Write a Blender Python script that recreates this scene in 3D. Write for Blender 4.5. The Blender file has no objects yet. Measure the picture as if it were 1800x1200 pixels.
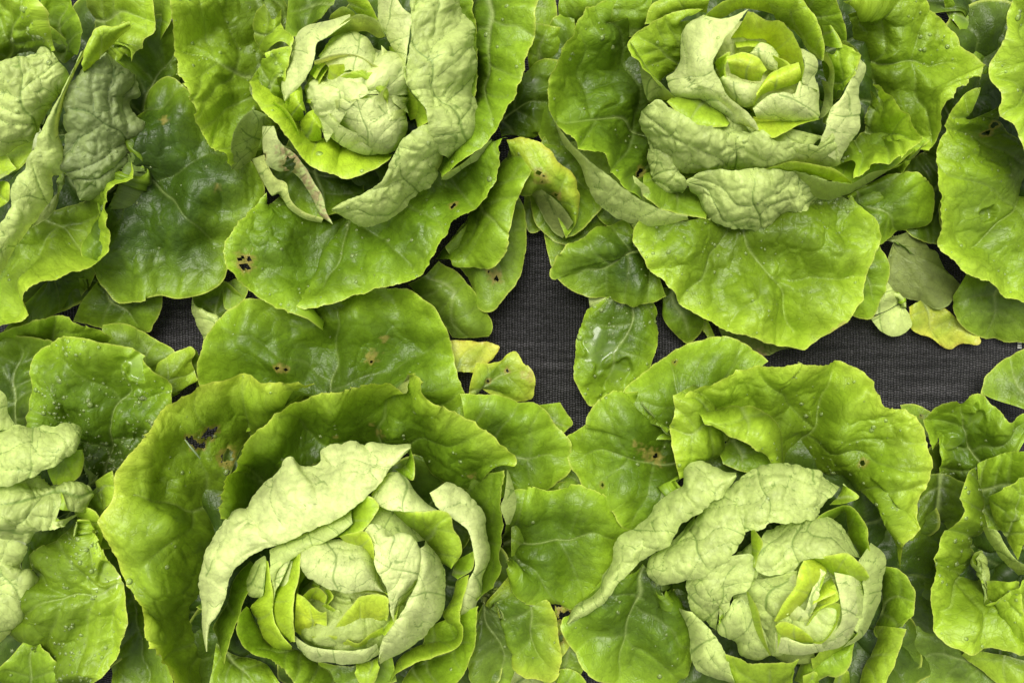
import bpy, math, random
import numpy as np

# ------------------------------------------------------------------ camera, sky, sun
S = bpy.context.scene
S.render.resolution_x, S.render.resolution_y = 1024, 682
S.view_settings.view_transform = 'Standard'
S.view_settings.look = 'None'
S.view_settings.exposure = 1.22
S.view_settings.gamma = 1.0
S.view_settings.use_curve_mapping = False

CAM_H = 0.70          # camera height above the cloth, metres
REF = 0.08            # height at which one photograph pixel is 0.4 mm
PXM = 0.0004
cd = bpy.data.cameras.new("camera")
cam = bpy.data.objects.new("camera", cd)
S.collection.objects.link(cam)
cam.location = (0, 0, CAM_H)
cd.sensor_width = 36
cd.lens = 36 * (CAM_H - REF) / (1800 * PXM)
cd.clip_start = 0.01
cd.clip_end = 50
S.camera = cam

SUN_EL, SUN_AZ = math.radians(70), math.radians(-20)
w = bpy.data.worlds.new("World")
S.world = w
w.use_nodes = True
nt = w.node_tree
bg = nt.nodes["Background"]
sky = nt.nodes.new("ShaderNodeTexSky")
sky.sky_type = 'NISHITA'
sky.sun_disc = False
sky.sun_elevation = SUN_EL
sky.sun_rotation = SUN_AZ
sky.air_density = 1.0
sky.dust_density = 4.0
hs = nt.nodes.new("ShaderNodeHueSaturation")
hs.inputs["Saturation"].default_value = 0.12      # overcast: the cloud deck takes the blue out
nt.links.new(sky.outputs[0], hs.inputs["Color"])
nt.links.new(hs.outputs[0], bg.inputs["Color"])
bg.inputs["Strength"].default_value = 0.065
sd = bpy.data.lights.new("sun", 'SUN')
sd.energy = 1.5
sd.angle = math.radians(34)
sd.color = (1.0, 0.965, 0.87)
sun = bpy.data.objects.new("sun", sd)
S.collection.objects.link(sun)
sun.rotation_euler = (math.pi / 2 - SUN_EL, 0, math.pi - SUN_AZ)

# ------------------------------------------------------------------ noise helpers
def _hash(ix, iy, seed):
    h = (ix.astype(np.int64) * 374761393 + iy.astype(np.int64) * 668265263 + seed * 1274126177) & 0xffffffff
    h = ((h ^ (h >> 13)) * 1274126177) & 0xffffffff
    h = (h ^ (h >> 16)) & 0xffffffff
    return h
def _r(ix, iy, seed):
    return _hash(ix, iy, seed) / 4294967295.0
def noise(x, y, seed=0):
    ix = np.floor(x); iy = np.floor(y); fx = x - ix; fy = y - iy
    ux = fx * fx * fx * (fx * (fx * 6 - 15) + 10); uy = fy * fy * fy * (fy * (fy * 6 - 15) + 10)
    def g(a, b):
        t = _r(ix + a, iy + b, seed) * 2 * np.pi
        return np.cos(t) * (fx - a) + np.sin(t) * (fy - b)
    n0 = g(0, 0) * (1 - ux) + g(1, 0) * ux
    n1 = g(0, 1) * (1 - ux) + g(1, 1) * ux
    return (n0 * (1 - uy) + n1 * uy) * 1.5
def worley(x, y, seed=0):
    ix = np.floor(x); iy = np.floor(y)
    f1 = np.full(x.shape, 9.0); f2 = np.full(x.shape, 9.0); cid = np.zeros(x.shape)
    for a in (-1, 0, 1):
        for b in (-1, 0, 1):
            cx = ix + a; cy = iy + b
            px = cx + 0.15 + 0.7 * _r(cx, cy, seed); py = cy + 0.15 + 0.7 * _r(cx, cy, seed + 7)
            d = np.hypot(px - x, py - y); r = _r(cx, cy, seed + 13)
            nf2 = np.where(d < f1, f1, np.minimum(f2, d))
            cid = np.where(d < f1, r, cid); f1 = np.minimum(f1, d); f2 = nf2
    return f1, f2, cid
def smooth(a, b, x):
    t = np.clip((x - a) / (b - a), 0, 1)
    return t * t * (3 - 2 * t)

# ------------------------------------------------------------------ materials
def newmat(name):
    m = bpy.data.materials.new(name); m.use_nodes = True
    n = m.node_tree; n.nodes.clear()
    return m, n, lambda t: n.nodes.new(t)
def math_node(N, L, op, a, b=None):
    x = N("ShaderNodeMath"); x.operation = op
    for i, v in enumerate((a, b)):
        if v is None: continue
        if isinstance(v, (int, float)): x.inputs[i].default_value = v
        else: L(v, x.inputs[i])
    return x.outputs[0]

def leaf_material():
    m, n, N = newmat("lettuce_leaf"); L = n.links.new
    out = N("ShaderNodeOutputMaterial")
    ca = N("ShaderNodeAttribute"); ca.attribute_name = "upper_colour"
    cb = N("ShaderNodeAttribute"); cb.attribute_name = "under_colour"
    wet = N("ShaderNodeAttribute"); wet.attribute_name = "wet"
    geo = N("ShaderNodeNewGeometry")
    uv = N("ShaderNodeUVMap"); uv.uv_map = "leaf_uv"
    mix = N("ShaderNodeMix"); mix.data_type = 'RGBA'
    L(geo.outputs["Backfacing"], mix.inputs[0]); L(ca.outputs["Color"], mix.inputs[6]); L(cb.outputs["Color"], mix.inputs[7])
    # fine mottling
    no = N("ShaderNodeTexNoise"); no.inputs["Scale"].default_value = 5.0; no.inputs["Detail"].default_value = 6; no.inputs["Roughness"].default_value = 0.62
    L(uv.outputs[0], no.inputs["Vector"])
    rmp = N("ShaderNodeMapRange"); rmp.inputs["From Min"].default_value = 0.3; rmp.inputs["From Max"].default_value = 0.7
    rmp.inputs["To Min"].default_value = 0.80; rmp.inputs["To Max"].default_value = 1.2
    L(no.outputs[0], rmp.inputs[0])
    # fine reticulate net
    no2 = N("ShaderNodeTexNoise"); no2.inputs["Scale"].default_value = 9.0; no2.inputs["Detail"].default_value = 2
    L(uv.outputs[0], no2.inputs["Vector"])
    vadd = N("ShaderNodeMix"); vadd.data_type = 'RGBA'; vadd.blend_type = 'LINEAR_LIGHT'; vadd.inputs[0].default_value = 0.06
    L(uv.outputs[0], vadd.inputs[6]); L(no2.outputs["Color"], vadd.inputs[7])
    vo = N("ShaderNodeTexVoronoi"); vo.feature = 'DISTANCE_TO_EDGE'; vo.inputs["Scale"].default_value = 8.5
    L(vadd.outputs[2], vo.inputs["Vector"])
    vo2 = N("ShaderNodeTexVoronoi"); vo2.feature = 'DISTANCE_TO_EDGE'; vo2.inputs["Scale"].default_value = 20
    L(vadd.outputs[2], vo2.inputs["Vector"])
    e1 = N("ShaderNodeMapRange"); e1.inputs["From Max"].default_value = 0.10; L(vo.outputs[0], e1.inputs[0])
    e2 = N("ShaderNodeMapRange"); e2.inputs["From Max"].default_value = 0.22; L(vo2.outputs[0], e2.inputs[0])
    h = math_node(N, L, 'ADD', math_node(N, L, 'MULTIPLY', e1.outputs[0], 0.55), math_node(N, L, 'MULTIPLY', e2.outputs[0], 0.25))
    h = math_node(N, L, 'ADD', h, math_node(N, L, 'MULTIPLY', no.outputs[0], 1.6))
    vcol = N("ShaderNodeMapRange"); vcol.inputs["To Min"].default_value = 0.90; vcol.inputs["To Max"].default_value = 1.0; L(e1.outputs[0], vcol.inputs[0])
    f = math_node(N, L, 'MULTIPLY', rmp.outputs[0], vcol.outputs[0])
    mc = N("ShaderNodeVectorMath"); mc.operation = 'SCALE'; L(mix.outputs[2], mc.inputs[0]); L(f, mc.inputs["Scale"])
    bump = N("ShaderNodeBump"); bump.inputs["Distance"].default_value = 0.0003
    st = math_node(N, L, 'SUBTRACT', 0.75, math_node(N, L, 'MULTIPLY', wet.outputs["Fac"], 0.7)); L(st, bump.inputs["Strength"])
    L(h, bump.inputs["Height"])
    vd = N("ShaderNodeAttribute"); vd.attribute_name = "vein_distance"
    vline = N("ShaderNodeMapRange"); vline.interpolation_type = 'SMOOTHSTEP'; vline.inputs["From Min"].default_value = 0.25; vline.inputs["From Max"].default_value = 1.45
    vline.inputs["To Min"].default_value = 1.0; vline.inputs["To Max"].default_value = 0.0; L(vd.outputs["Fac"], vline.inputs[0])
    vk = N("ShaderNodeMix"); vk.data_type = 'FLOAT'; vk.inputs[2].default_value = 0.22; vk.inputs[3].default_value = 0.72; L(geo.outputs["Backfacing"], vk.inputs[0])
    vf = math_node(N, L, 'MULTIPLY', vline.outputs[0], vk.outputs[0])
    vdark = N("ShaderNodeMix"); vdark.data_type = 'RGBA'; vdark.blend_type = 'MULTIPLY'; vdark.inputs[0].default_value = 1.0
    vdark.inputs[7].default_value = (0.30, 0.42, 0.22, 1); L(mc.outputs[0], vdark.inputs[6])
    vm = N("ShaderNodeMix"); vm.data_type = 'RGBA'; L(vf, vm.inputs[0]); L(mc.outputs[0], vm.inputs[6]); L(vdark.outputs[2], vm.inputs[7])
    class _O: outputs = [vm.outputs[2]]
    mc = _O
    p = N("ShaderNodeBsdfPrincipled")
    L(mc.outputs[0], p.inputs["Base Color"]); L(bump.outputs[0], p.inputs["Normal"])
    ro = N("ShaderNodeMix"); ro.data_type = 'FLOAT'; ro.inputs[2].default_value = 0.37; ro.inputs[3].default_value = 0.42
    L(geo.outputs["Backfacing"], ro.inputs[0])
    ro2 = N("ShaderNodeMix"); ro2.data_type = 'FLOAT'; L(wet.outputs["Fac"], ro2.inputs[0]); L(ro.outputs[0], ro2.inputs[2]); ro2.inputs[3].default_value = 0.1
    L(ro2.outputs[0], p.inputs["Roughness"])
    p.inputs["IOR"].default_value = 1.42
    L(wet.outputs["Fac"], p.inputs["Coat Weight"]); p.inputs["Coat Roughness"].default_value = 0.38; p.inputs["Coat IOR"].default_value = 1.5
    sp = N("ShaderNodeMix"); sp.data_type = 'FLOAT'; sp.inputs[2].default_value = 0.5; sp.inputs[3].default_value = 0.42
    L(geo.outputs["Backfacing"], sp.inputs[0]); L(sp.outputs[0], p.inputs["Specular IOR Level"])
    tr = N("ShaderNodeBsdfTranslucent")
    tc = N("ShaderNodeMix"); tc.data_type = 'RGBA'; tc.blend_type = 'MULTIPLY'; tc.inputs[0].default_value = 1.0
    tc.inputs[7].default_value = (1.05, 1.05, 0.35, 1); L(mc.outputs[0], tc.inputs[6]); L(tc.outputs[2], tr.inputs["Color"]); L(bump.outputs[0], tr.inputs["Normal"])
    ms = N("ShaderNodeMixShader"); ms.inputs[0].default_value = 0.30
    L(p.outputs[0], ms.inputs[1]); L(tr.outputs[0], ms.inputs[2]); L(ms.outputs[0], out.inputs[0])
    return m

def water_material():
    m, n, N = newmat("water_drop"); L = n.links.new
    out = N("ShaderNodeOutputMaterial")
    fr = N("ShaderNodeFresnel"); fr.inputs["IOR"].default_value = 1.5
    tp = N("ShaderNodeBsdfTransparent"); tp.inputs["Color"].default_value = (0.93, 0.96, 0.86, 1)
    gl = N("ShaderNodeBsdfGlossy"); gl.inputs["Roughness"].default_value = 0.22
    ms = N("ShaderNodeMixShader"); L(fr.outputs[0], ms.inputs[0]); L(tp.outputs[0], ms.inputs[1]); L(gl.outputs[0], ms.inputs[2])
    df = N("ShaderNodeBsdfDiffuse"); df.inputs["Color"].default_value = (0.62, 0.76, 0.28, 1)
    m2 = N("ShaderNodeMixShader"); m2.inputs[0].default_value = 0.16; L(ms.outputs[0], m2.inputs[1]); L(df.outputs[0], m2.inputs[2])
    L(m2.outputs[0], out.inputs[0])
    return m

def cloth_material():
    m, n, N = newmat("woven_black_cloth"); L = n.links.new
    out = N("ShaderNodeOutputMaterial")
    tcn = N("ShaderNodeTexCoord")
    no = N("ShaderNodeTexNoise"); no.inputs["Scale"].default_value = 60; no.inputs["Detail"].default_value = 3
    L(tcn.outputs["Object"], no.inputs["Vector"])
    wob = N("ShaderNodeMix"); wob.data_type = 'RGBA'; wob.blend_type = 'LINEAR_LIGHT'; wob.inputs[0].default_value = 0.0006
    L(tcn.outputs["Object"], wob.inputs[6]); L(no.outputs["Color"], wob.inputs[7])
    sx = N("ShaderNodeSeparateXYZ"); L(wob.outputs[2], sx.inputs[0])
    TX, TY = 2 * math.pi / 0.0046, 2 * math.pi / 0.0019
    ax = math_node(N, L, 'MULTIPLY', sx.outputs[0], TX); ay = math_node(N, L, 'MULTIPLY', sx.outputs[1], TY)
    rib = math_node(N, L, 'SINE', ax)
    # every other rib is half a step shifted: a plain weave
    half = math_node(N, L, 'MULTIPLY', sx.outputs[0], TX / 2)
    sh = math_node(N, L, 'MULTIPLY', math_node(N, L, 'SIGN', math_node(N, L, 'SINE', half)), math.pi / 2)
    thr = math_node(N, L, 'SINE', math_node(N, L, 'ADD', ay, sh))
    hgt = math_node(N, L, 'ADD', math_node(N, L, 'MULTIPLY', math_node(N, L, 'ABSOLUTE', rib), 0.7), math_node(N, L, 'MULTIPLY', thr, 0.45))
    n2 = N("ShaderNodeTexNoise"); n2.inputs["Scale"].default_value = 900; n2.inputs["Detail"].default_value = 2; L(tcn.outputs["Object"], n2.inputs["Vector"])
    hgt = math_node(N, L, 'ADD', hgt, math_node(N, L, 'MULTIPLY', n2.outputs[0], 0.8))
    cr = N("ShaderNodeValToRGB"); cr.color_ramp.elements[0].position = 0.34; cr.color_ramp.elements[0].color = (0.006, 0.006, 0.006, 1)
    cr.color_ramp.elements[1].position = 1.0; cr.color_ramp.elements[1].color = (0.047, 0.044, 0.048, 1)
    sc = math_node(N, L, 'MULTIPLY', hgt, 0.6); L(sc, cr.inputs[0])
    # dusty patches
    n3 = N("ShaderNodeTexNoise"); n3.inputs["Scale"].default_value = 9; n3.inputs["Detail"].default_value = 5; L(tcn.outputs["Object"], n3.inputs["Vector"])
    mr = N("ShaderNodeMapRange"); mr.inputs["From Min"].default_value = 0.35; mr.inputs["From Max"].default_value = 0.65; mr.inputs["To Min"].default_value = 0.45; mr.inputs["To Max"].default_value = 1.25
    L(n3.outputs[0], mr.inputs[0])
    mp = N("ShaderNodeMapping"); mp.inputs["Scale"].default_value = (14, 210, 1); L(tcn.outputs["Object"], mp.inputs["Vector"])
    n5 = N("ShaderNodeTexNoise"); n5.inputs["Scale"].default_value = 1; n5.inputs["Detail"].default_value = 5; L(mp.outputs[0], n5.inputs["Vector"])
    mr5 = N("ShaderNodeMapRange"); mr5.inputs["From Min"].default_value = 0.33; mr5.inputs["From Max"].default_value = 0.67; mr5.inputs["To Min"].default_value = 0.35; mr5.inputs["To Max"].default_value = 1.6
    L(n5.outputs[0], mr5.inputs[0])
    n6 = N("ShaderNodeTexNoise"); n6.inputs["Scale"].default_value = 420; n6.inputs["Detail"].default_value = 3; L(tcn.outputs["Object"], n6.inputs["Vector"])
    mr6 = N("ShaderNodeMapRange"); mr6.inputs["From Min"].default_value = 0.35; mr6.inputs["From Max"].default_value = 0.7; mr6.inputs["To Min"].default_value = 0.55; mr6.inputs["To Max"].default_value = 1.7
    L(n6.outputs[0], mr6.inputs[0])
    sc2 = math_node(N, L, 'MULTIPLY', math_node(N, L, 'MULTIPLY', mr.outputs[0], mr5.outputs[0]), mr6.outputs[0])
    mc = N("ShaderNodeVectorMath"); mc.operation = 'SCALE'; L(cr.outputs[0], mc.inputs[0]); L(sc2, mc.inputs["Scale"])
    p = N("ShaderNodeBsdfPrincipled"); L(mc.outputs[0], p.inputs["Base Color"]); p.inputs["Roughness"].default_value = 0.5
    bump = N("ShaderNodeBump"); bump.inputs["Distance"].default_value = 0.0008; bump.inputs["Strength"].default_value = 0.9
    L(hgt, bump.inputs["Height"]); L(bump.outputs[0], p.inputs["Normal"]); L(p.outputs[0], out.inputs[0])
    return m

def plain_material(name, col, rough=0.5):
    m, n, N = newmat(name); L = n.links.new
    out = N("ShaderNodeOutputMaterial"); p = N("ShaderNodeBsdfPrincipled"); no = N("ShaderNodeTexNoise")
    no.inputs["Scale"].default_value = 120; no.inputs["Detail"].default_value = 4
    cr = N("ShaderNodeValToRGB")
    cr.color_ramp.elements[0].color = tuple(c * 0.6 for c in col) + (1,); cr.color_ramp.elements[1].color = tuple(min(1, c * 1.3) for c in col) + (1,)
    L(no.outputs[0], cr.inputs[0]); L(cr.outputs[0], p.inputs["Base Color"]); p.inputs["Roughness"].default_value = rough
    L(p.outputs[0], out.inputs[0])
    return m

M_LEAF, M_WATER, M_CLOTH = leaf_material(), water_material(), cloth_material()
M_STEM = plain_material("lettuce_stem", (0.35, 0.42, 0.16))
M_THREAD = plain_material("white_thread", (0.7, 0.7, 0.66))
M_VEIN = plain_material("bare_vein", (0.15, 0.21, 0.09), 0.35)

# ------------------------------------------------------------------ geometry helpers
C = S.collection
def world_xyz(px, py, h_cm):
    """photograph pixel + height in cm -> metres (arrays)"""
    h = h_cm * 0.01
    k = (CAM_H - h) / (CAM_H - REF) * PXM
    return np.stack([(px - 900) * k, (600 - py) * k, h + 0 * px], -1)

def mesh_object(name, verts, faces, mat, parent=None, smoothf=True):
    me = bpy.data.meshes.new(name)
    verts = np.asarray(verts, dtype=np.float32)
    faces = np.asarray(faces, dtype=np.int32)
    k = faces.shape[1]
    me.vertices.add(len(verts)); me.vertices.foreach_set("co", verts.ravel())
    me.loops.add(faces.size); me.loops.foreach_set("vertex_index", faces.ravel())
    me.polygons.add(len(faces))
    me.polygons.foreach_set("loop_start", np.arange(0, faces.size, k, dtype=np.int32))
    me.update(calc_edges=True)
    me.polygons.foreach_set("use_smooth", np.full(len(faces), smoothf))
    me.materials.append(mat)
    o = bpy.data.objects.new(name, me); C.objects.link(o)
    if parent is not None:
        o.parent = parent
    return o

def catmull(P, t):
    """P (n,k) control points at uniform parameter -> values at t in 0..n-1"""
    n = len(P)
    if n == 2:
        return P[0] + (P[1] - P[0]) * t[:, None]
    Q = np.vstack([2 * P[0] - P[1], P, 2 * P[-1] - P[-2]])
    i = np.clip(np.floor(t).astype(int), 0, n - 2); f = (t - i)[:, None]
    p0, p1, p2, p3 = Q[i], Q[i + 1], Q[i + 2], Q[i + 3]
    return 0.5 * ((2 * p1) + (p2 - p0) * f + (2 * p0 - 5 * p1 + 4 * p2 - p3) * f ** 2 + (3 * p1 - p0 - 3 * p2 + p3) * f ** 3)
def resample(P, n):
    m = len(P)
    if m == 1: return np.repeat(P, n, 0)
    t = np.linspace(0, m - 1, max(40, m * 16)); D = catmull(P, t)
    s = np.concatenate([[0], np.cumsum(np.linalg.norm(np.diff(D[:, :2], axis=0), axis=1))])
    if s[-1] < 1e-6: return np.repeat(P[:1], n, 0)
    q = np.linspace(0, s[-1], n)
    return np.stack([np.interp(q, s, D[:, k]) for k in range(D.shape[1])], 1)

def parse(rows):
    out = []
    for r in rows.split('|'):
        pts = []; h = 3.0
        for tok in r.split():
            v = [float(a) for a in tok.split(',')]
            if len(v) > 2: h = v[2]
            pts.append((v[0], v[1], h))
        out.append(np.array(pts))
    return out

def seg_dist(x, y, pts):
    d = np.full(x.shape, 1e9)
    for (ax, ay), (bx, by) in zip(pts[:-1], pts[1:]):
        dx, dy = bx - ax, by - ay; l2 = dx * dx + dy * dy + 1e-9
        t = np.clip(((x - ax) * dx + (y - ay) * dy) / l2, 0, 1)
        d = np.minimum(d, np.hypot(x - ax - t * dx, y - ay - t * dy))
    return d

# albedo of the upper face and of the underside for each kind of leaf
TONE = {
    'dk':   ((0.062, 0.125, 0.009), (0.16, 0.24, 0.05)),
    'md':   ((0.120, 0.222, 0.010), (0.25, 0.34, 0.08)),
    'dull': ((0.125, 0.205, 0.024), (0.25, 0.31, 0.08)),
    'lt':   ((0.222, 0.362, 0.018), (0.35, 0.45, 0.10)),
    'lime': ((0.420, 0.590, 0.025), (0.45, 0.55, 0.15)),
    'hrt':  ((0.680, 0.790, 0.060), (0.68, 0.74, 0.28)),
    'pale': ((0.300, 0.450, 0.030), (0.545, 0.66, 0.20)),
    'wht':  ((0.450, 0.580, 0.060), (0.71, 0.80, 0.31)),
    'gry':  ((0.150, 0.250, 0.030), (0.28, 0.355, 0.125)),
    'deep': ((0.036, 0.075, 0.006), (0.08, 0.12, 0.02)),  # low older leaves, colour darkened further to stand for shade down in the gaps
    'yel':  ((0.360, 0.400, 0.050), (0.45, 0.42, 0.12)),
}
HEADS = {}
LEAF_COUNT = [0]
def leaf(head, tone, side, rows, b=0.0, bl=1.0, lump=1.0, ruf=1.0, mid=None, holes=(), brown=(), wet=(), drops=1.0,
         yellow=0.0, label=None, edge=1.0, veins=1.0, step=2.4, droop=0.0):
    LEAF_COUNT[0] += 1
    seed = LEAF_COUNT[0] * 31 + 5
    rng = np.random.default_rng(seed)
    R = parse(rows)
    if tone in ('dk', 'dull'): step = max(step, 2.8)
    ulen = max(np.linalg.norm(np.diff(r[:, :2], axis=0), axis=1).sum() for r in R)
    nu = int(np.clip(ulen / step, 12, 260))
    G = [resample(r, nu) for r in R]
    vlen = sum(np.linalg.norm(G[i + 1][:, :2] - G[i][:, :2], axis=1).max() * 0.5 + np.linalg.norm(G[i + 1][:, :2] - G[i][:, :2], axis=1).mean() * 0.5 for i in range(len(G) - 1))
    nv = int(np.clip(vlen / step, 8, 200))
    G = np.stack(G)                      # rows, nu, 3
    t = np.linspace(0, len(G) - 1, nv)
    A = np.stack([catmull(G[:, j], t) for j in range(nu)], 1)      # nv, nu, 3
    U, V = np.meshgrid(np.linspace(0, 1, nu), np.linspace(0, 1, nv))
    X, Y, H = A[..., 0].copy(), A[..., 1].copy(), A[..., 2].copy()
    H += b * 4 * V * (1 - V) * (0.55 + 0.45 * np.sin(np.pi * U)) - droop * V ** 4
    # leaf frame for the veins
    if mid is None:
        bx, by = R[0][:, 0].mean(), R[0][:, 1].mean(); r = G[-1]; tx, ty = r[nu // 2, 0], r[nu // 2, 1]
    else:
        (bx, by), (tx, ty) = mid
    Lm = math.hypot(tx - bx, ty - by) + 1e-6
    ex, ey = (tx - bx) / Lm, (ty - by) / Lm
    full = max(Lm, 0.62 * ulen)          # a band is only the top of a leaf whose base lies hidden
    bx, by = tx - ex * full, ty - ey * full; Lm = full
    small = min(1.0, 0.35 + Lm / 260)
    wx = noise(X / 60, Y / 60, seed + 3) * 16; wy = noise(X / 60, Y / 60, seed + 4) * 16
    q = (X + wx - bx) * ex + (Y + wy - by) * ey           # along midrib
    p = -(X + wx - bx) * ey + (Y + wy - by) * ex          # across
    main = seg_dist(q, p, [(-0.3 * Lm, 0), (Lm * 0.45, 4 * rng.normal()), (Lm * 0.95, 6 * rng.normal())])
    sec = np.full(X.shape, 1e9)
    W = max(Lm, 90)
    for sgn in (-1, 1):
        for q0 in np.arange(-0.1, 0.8, max(0.2, 34 / Lm)):
            q0 = q0 + rng.uniform(-0.05, 0.05); a = rng.uniform(0.25, 0.6)
            pts = [(q0 * Lm, 0), ((q0 + 0.10 * a * 2) * Lm, sgn * 0.2 * W), ((q0 + 0.40 * a) * Lm, sgn * 0.42 * W),
                   ((q0 + 0.75 * a) * Lm, sgn * 0.62 * W), ((q0 + 1.2 * a) * Lm, sgn * 0.78 * W)]
            sec = np.minimum(sec, seg_dist(q, p, pts))
            k = pts[2]; sec = np.minimum(sec, seg_dist(q, p, [k, (k[0] + 0.02 * W, k[1] + sgn * 0.3 * W)]) + 0.6)
    vmain = np.exp(-(main / (1.5 + 1.6 * np.clip(1 - q / Lm, 0, 1))) ** 2)
    vsec = np.exp(-(sec / 1.35) ** 2)
    w2x = X + noise(X / 22, Y / 22, seed + 5) * 9; w2y = Y + noise(X / 22, Y / 22, seed + 6) * 9
    cs = 40.0 if side == 'U' else 33.0
    f1, f2, cid = worley(w2x / cs, w2y / cs, seed)
    e = (f2 - f1) * cs
    g1, g2, cid2 = worley(w2x / 15, w2y / 15, seed + 50); e2 = (g2 - g1) * 15
    vter = np.exp(-(e / 1.5) ** 2) * smooth(-0.25, 0.3, noise(X / 40, Y / 40, seed + 77))
    big = 1 - np.exp(-(np.minimum(main * 0.8, sec) / 24) ** 1.2)
    pil = 1 - np.exp(-(e / 11) ** 1.2)
    pil2 = 1 - np.exp(-(e2 / 5.5))
    du = np.minimum(U, 1 - U) * ulen; dv1 = (1 - V) * vlen; dv0 = V * vlen
    rimd = np.minimum(dv1, du if len(R[0]) <= 3 else np.full(X.shape, 1e9))
    edged = np.minimum(dv1, np.minimum(dv0 + 2, du + 2))
    # displacement in px along the normal
    D = (noise(X / 95, Y / 95, seed + 8) * 29 + noise(X / 50, Y / 50, seed + 9) * 6.5) * lump * small
    rg = noise(X / 60, Y / 60, seed + 90)
    D += (np.abs(rg) ** 0.8 * 7 - 2) * lump * small * (0.8 if side == 'U' else 0.5)
    D += ((15.0 if side == 'U' else 3.2) * small * big + (0.5 + cid) * (4.2 if side == 'U' else 5.2) * pil * big ** 0.5 + (0.4 + cid2) * (1.1 if side == 'U' else 1.9) * pil2) * bl
    if side == 'U': D += 12 * small * (1 - np.exp(-main / 42)) * lump
    D -= (1.6 * vmain + 1.1 * vsec) * bl
    wloc = np.linalg.norm(np.diff(A[..., :2], axis=0), axis=-1).sum(0)
    D = D * np.clip(wloc / 75, 0.15, 1)[None, :]
    sphase = U * ulen
    thin = np.clip(wloc / 60, 0.3, 1)[None, :] * small
    rr = noise(sphase / 42 + 0.31, 0 * U + seed * 0.37, seed + 11) * 8 + noise(sphase / 19, 0 * U + seed * 0.71, seed + 12) * 1.8
    D += rr * np.exp(-rimd / 26) * ruf * thin
    D += noise(sphase / 82, 0 * U + seed * 0.53, seed + 19) * 24 * np.exp(-rimd / 55) * min(ruf, 0.8) * thin * (1 if side == 'U' else 0.3)
    # outline scallops, in the leaf's own direction
    gx = np.gradient(X, axis=0); gy = np.gradient(Y, axis=0); gl = np.hypot(gx, gy) + 1e-6
    sc = (noise(sphase / 19, 0 * U + 3.3, seed + 14) * 3.6 + noise(sphase / 6.5, 0 * U + 9.1, seed + 15) * 1.5)
    sc = sc * 0.65 * thin
    if side == 'B': H -= 0.05 * np.exp(-dv1 / 7)
    elif H.max() > 5: H -= 2.3 * (1 - V) ** 1.6 * small
    if side == 'B': H -= 0.45 * np.exp(-dv0 / 10) * min(1, vlen / 40)
    for dd, sg in ((dv1, 1.0), (dv0, -0.7)):
        k = sc * np.exp(-dd / 9) * edge * sg
        X = X + gx / gl * k; Y = Y + gy / gl * k
    P = world_xyz(X, Y, H)
    du_ = np.gradient(P, axis=1); dv_ = np.gradient(P, axis=0)
    Nn = np.cross(du_, dv_); Nn /= np.linalg.norm(Nn, axis=-1, keepdims=True) + 1e-12
    if Nn[..., 2].mean() < 0: Nn = -Nn
    wt = np.zeros(X.shape)
    for (hx, hy, hr) in wet:
        d = np.hypot(A[..., 0] - hx, A[..., 1] - hy) / hr + noise(X / 22, Y / 22, seed + 44) * 0.8
        k = smooth(1.3, 0.8, d); D = D * (1 - k) + k * (D * 0.15 + 6)
        wt = np.maximum(wt, smooth(1.0, 0.9, d))
    Nd = Nn + np.array((0, 0, 0.7)); Nd /= np.linalg.norm(Nd, axis=-1, keepdims=True)
    P = P + Nd * (D * PXM)[..., None]
    P[..., 2] = np.maximum(P[..., 2], 0.002 + 0.001 * (seed % 5))
    # colours
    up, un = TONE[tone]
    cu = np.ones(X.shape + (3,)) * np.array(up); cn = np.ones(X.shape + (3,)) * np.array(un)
    cu = cu * (0.40 + 0.70 * (1 - np.exp(-dv0 / (0.45 * vlen + 1))))[..., None] if side == 'U' and tone in ('md', 'lt', 'dk') else cu  # darker green centre, deepened to paint in the shade inside the cups
    patch = noise(X / 70, Y / 70, seed + 20) * 0.22 + noise(X / 26, Y / 26, seed + 21) * 0.12
    young = np.exp(-rimd / 42) * 0.88 - 0.12
    lim = np.array((0.50, 0.71, 0.05) if tone in ('lt', 'lime', 'hrt') else (0.40, 0.62, 0.035))
    cu = cu * (1 + patch[..., None])
    cu = cu + (lim - cu) * np.clip((young + 0.25 * pil * pil2 * (0.3 + cid) * 0.6 + patch * 0.35), 0, 0.8)[..., None] * (0.75 if tone in ('dk', 'dull') else 0.35 if tone == 'deep' else 1.0)
    cn = cn * (1 + 0.6 * patch[..., None])
    rimline = np.exp(-(edged / 1.9) ** 2)[..., None]
    cu = cu + (np.array((0.60, 0.70, 0.12)) - cu) * rimline * 0.85
    cn = cn + (np.array((0.50, 0.62, 0.20)) - cn) * rimline * 0.5
    # veins: on the upper face slightly paler midrib, darker grooves; dark green lines below
    cu = cu + (np.array((0.36, 0.46, 0.14)) - cu) * (np.clip((vmain * 0.95 + 0.38 * np.exp(-(sec / 2.2) ** 2)) * np.clip(1.15 - q / Lm, 0.1, 1), 0, 1) * veins)[..., None]
    if yellow > 0:
        yk = np.clip(yellow * (np.exp(-rimd / 16) * 2.0 + noise(X / 30, Y / 30, seed + 33) * (0.9 if yellow > 0.3 else 0.0)), 0, 1)[..., None]
        cu = cu + (np.array((0.70, 0.74, 0.09)) - cu) * yk; cn = cn + (np.array((0.6, 0.52, 0.1)) - cn) * yk
        bk = np.clip((yellow if yellow > 0.3 else 0) * np.exp(-rimd / 4) * (0.4 + noise(X / 9, Y / 9, seed + 34)), 0, 1)[..., None]
        cu = cu + (np.array((0.35, 0.17, 0.05)) - cu) * bk; cn = cn + (np.array((0.35, 0.17, 0.05)) - cn) * bk
    jag = noise(X / 7, Y / 7, seed + 40) * 0.55
    hole = np.zeros(X.shape, bool)
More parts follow.
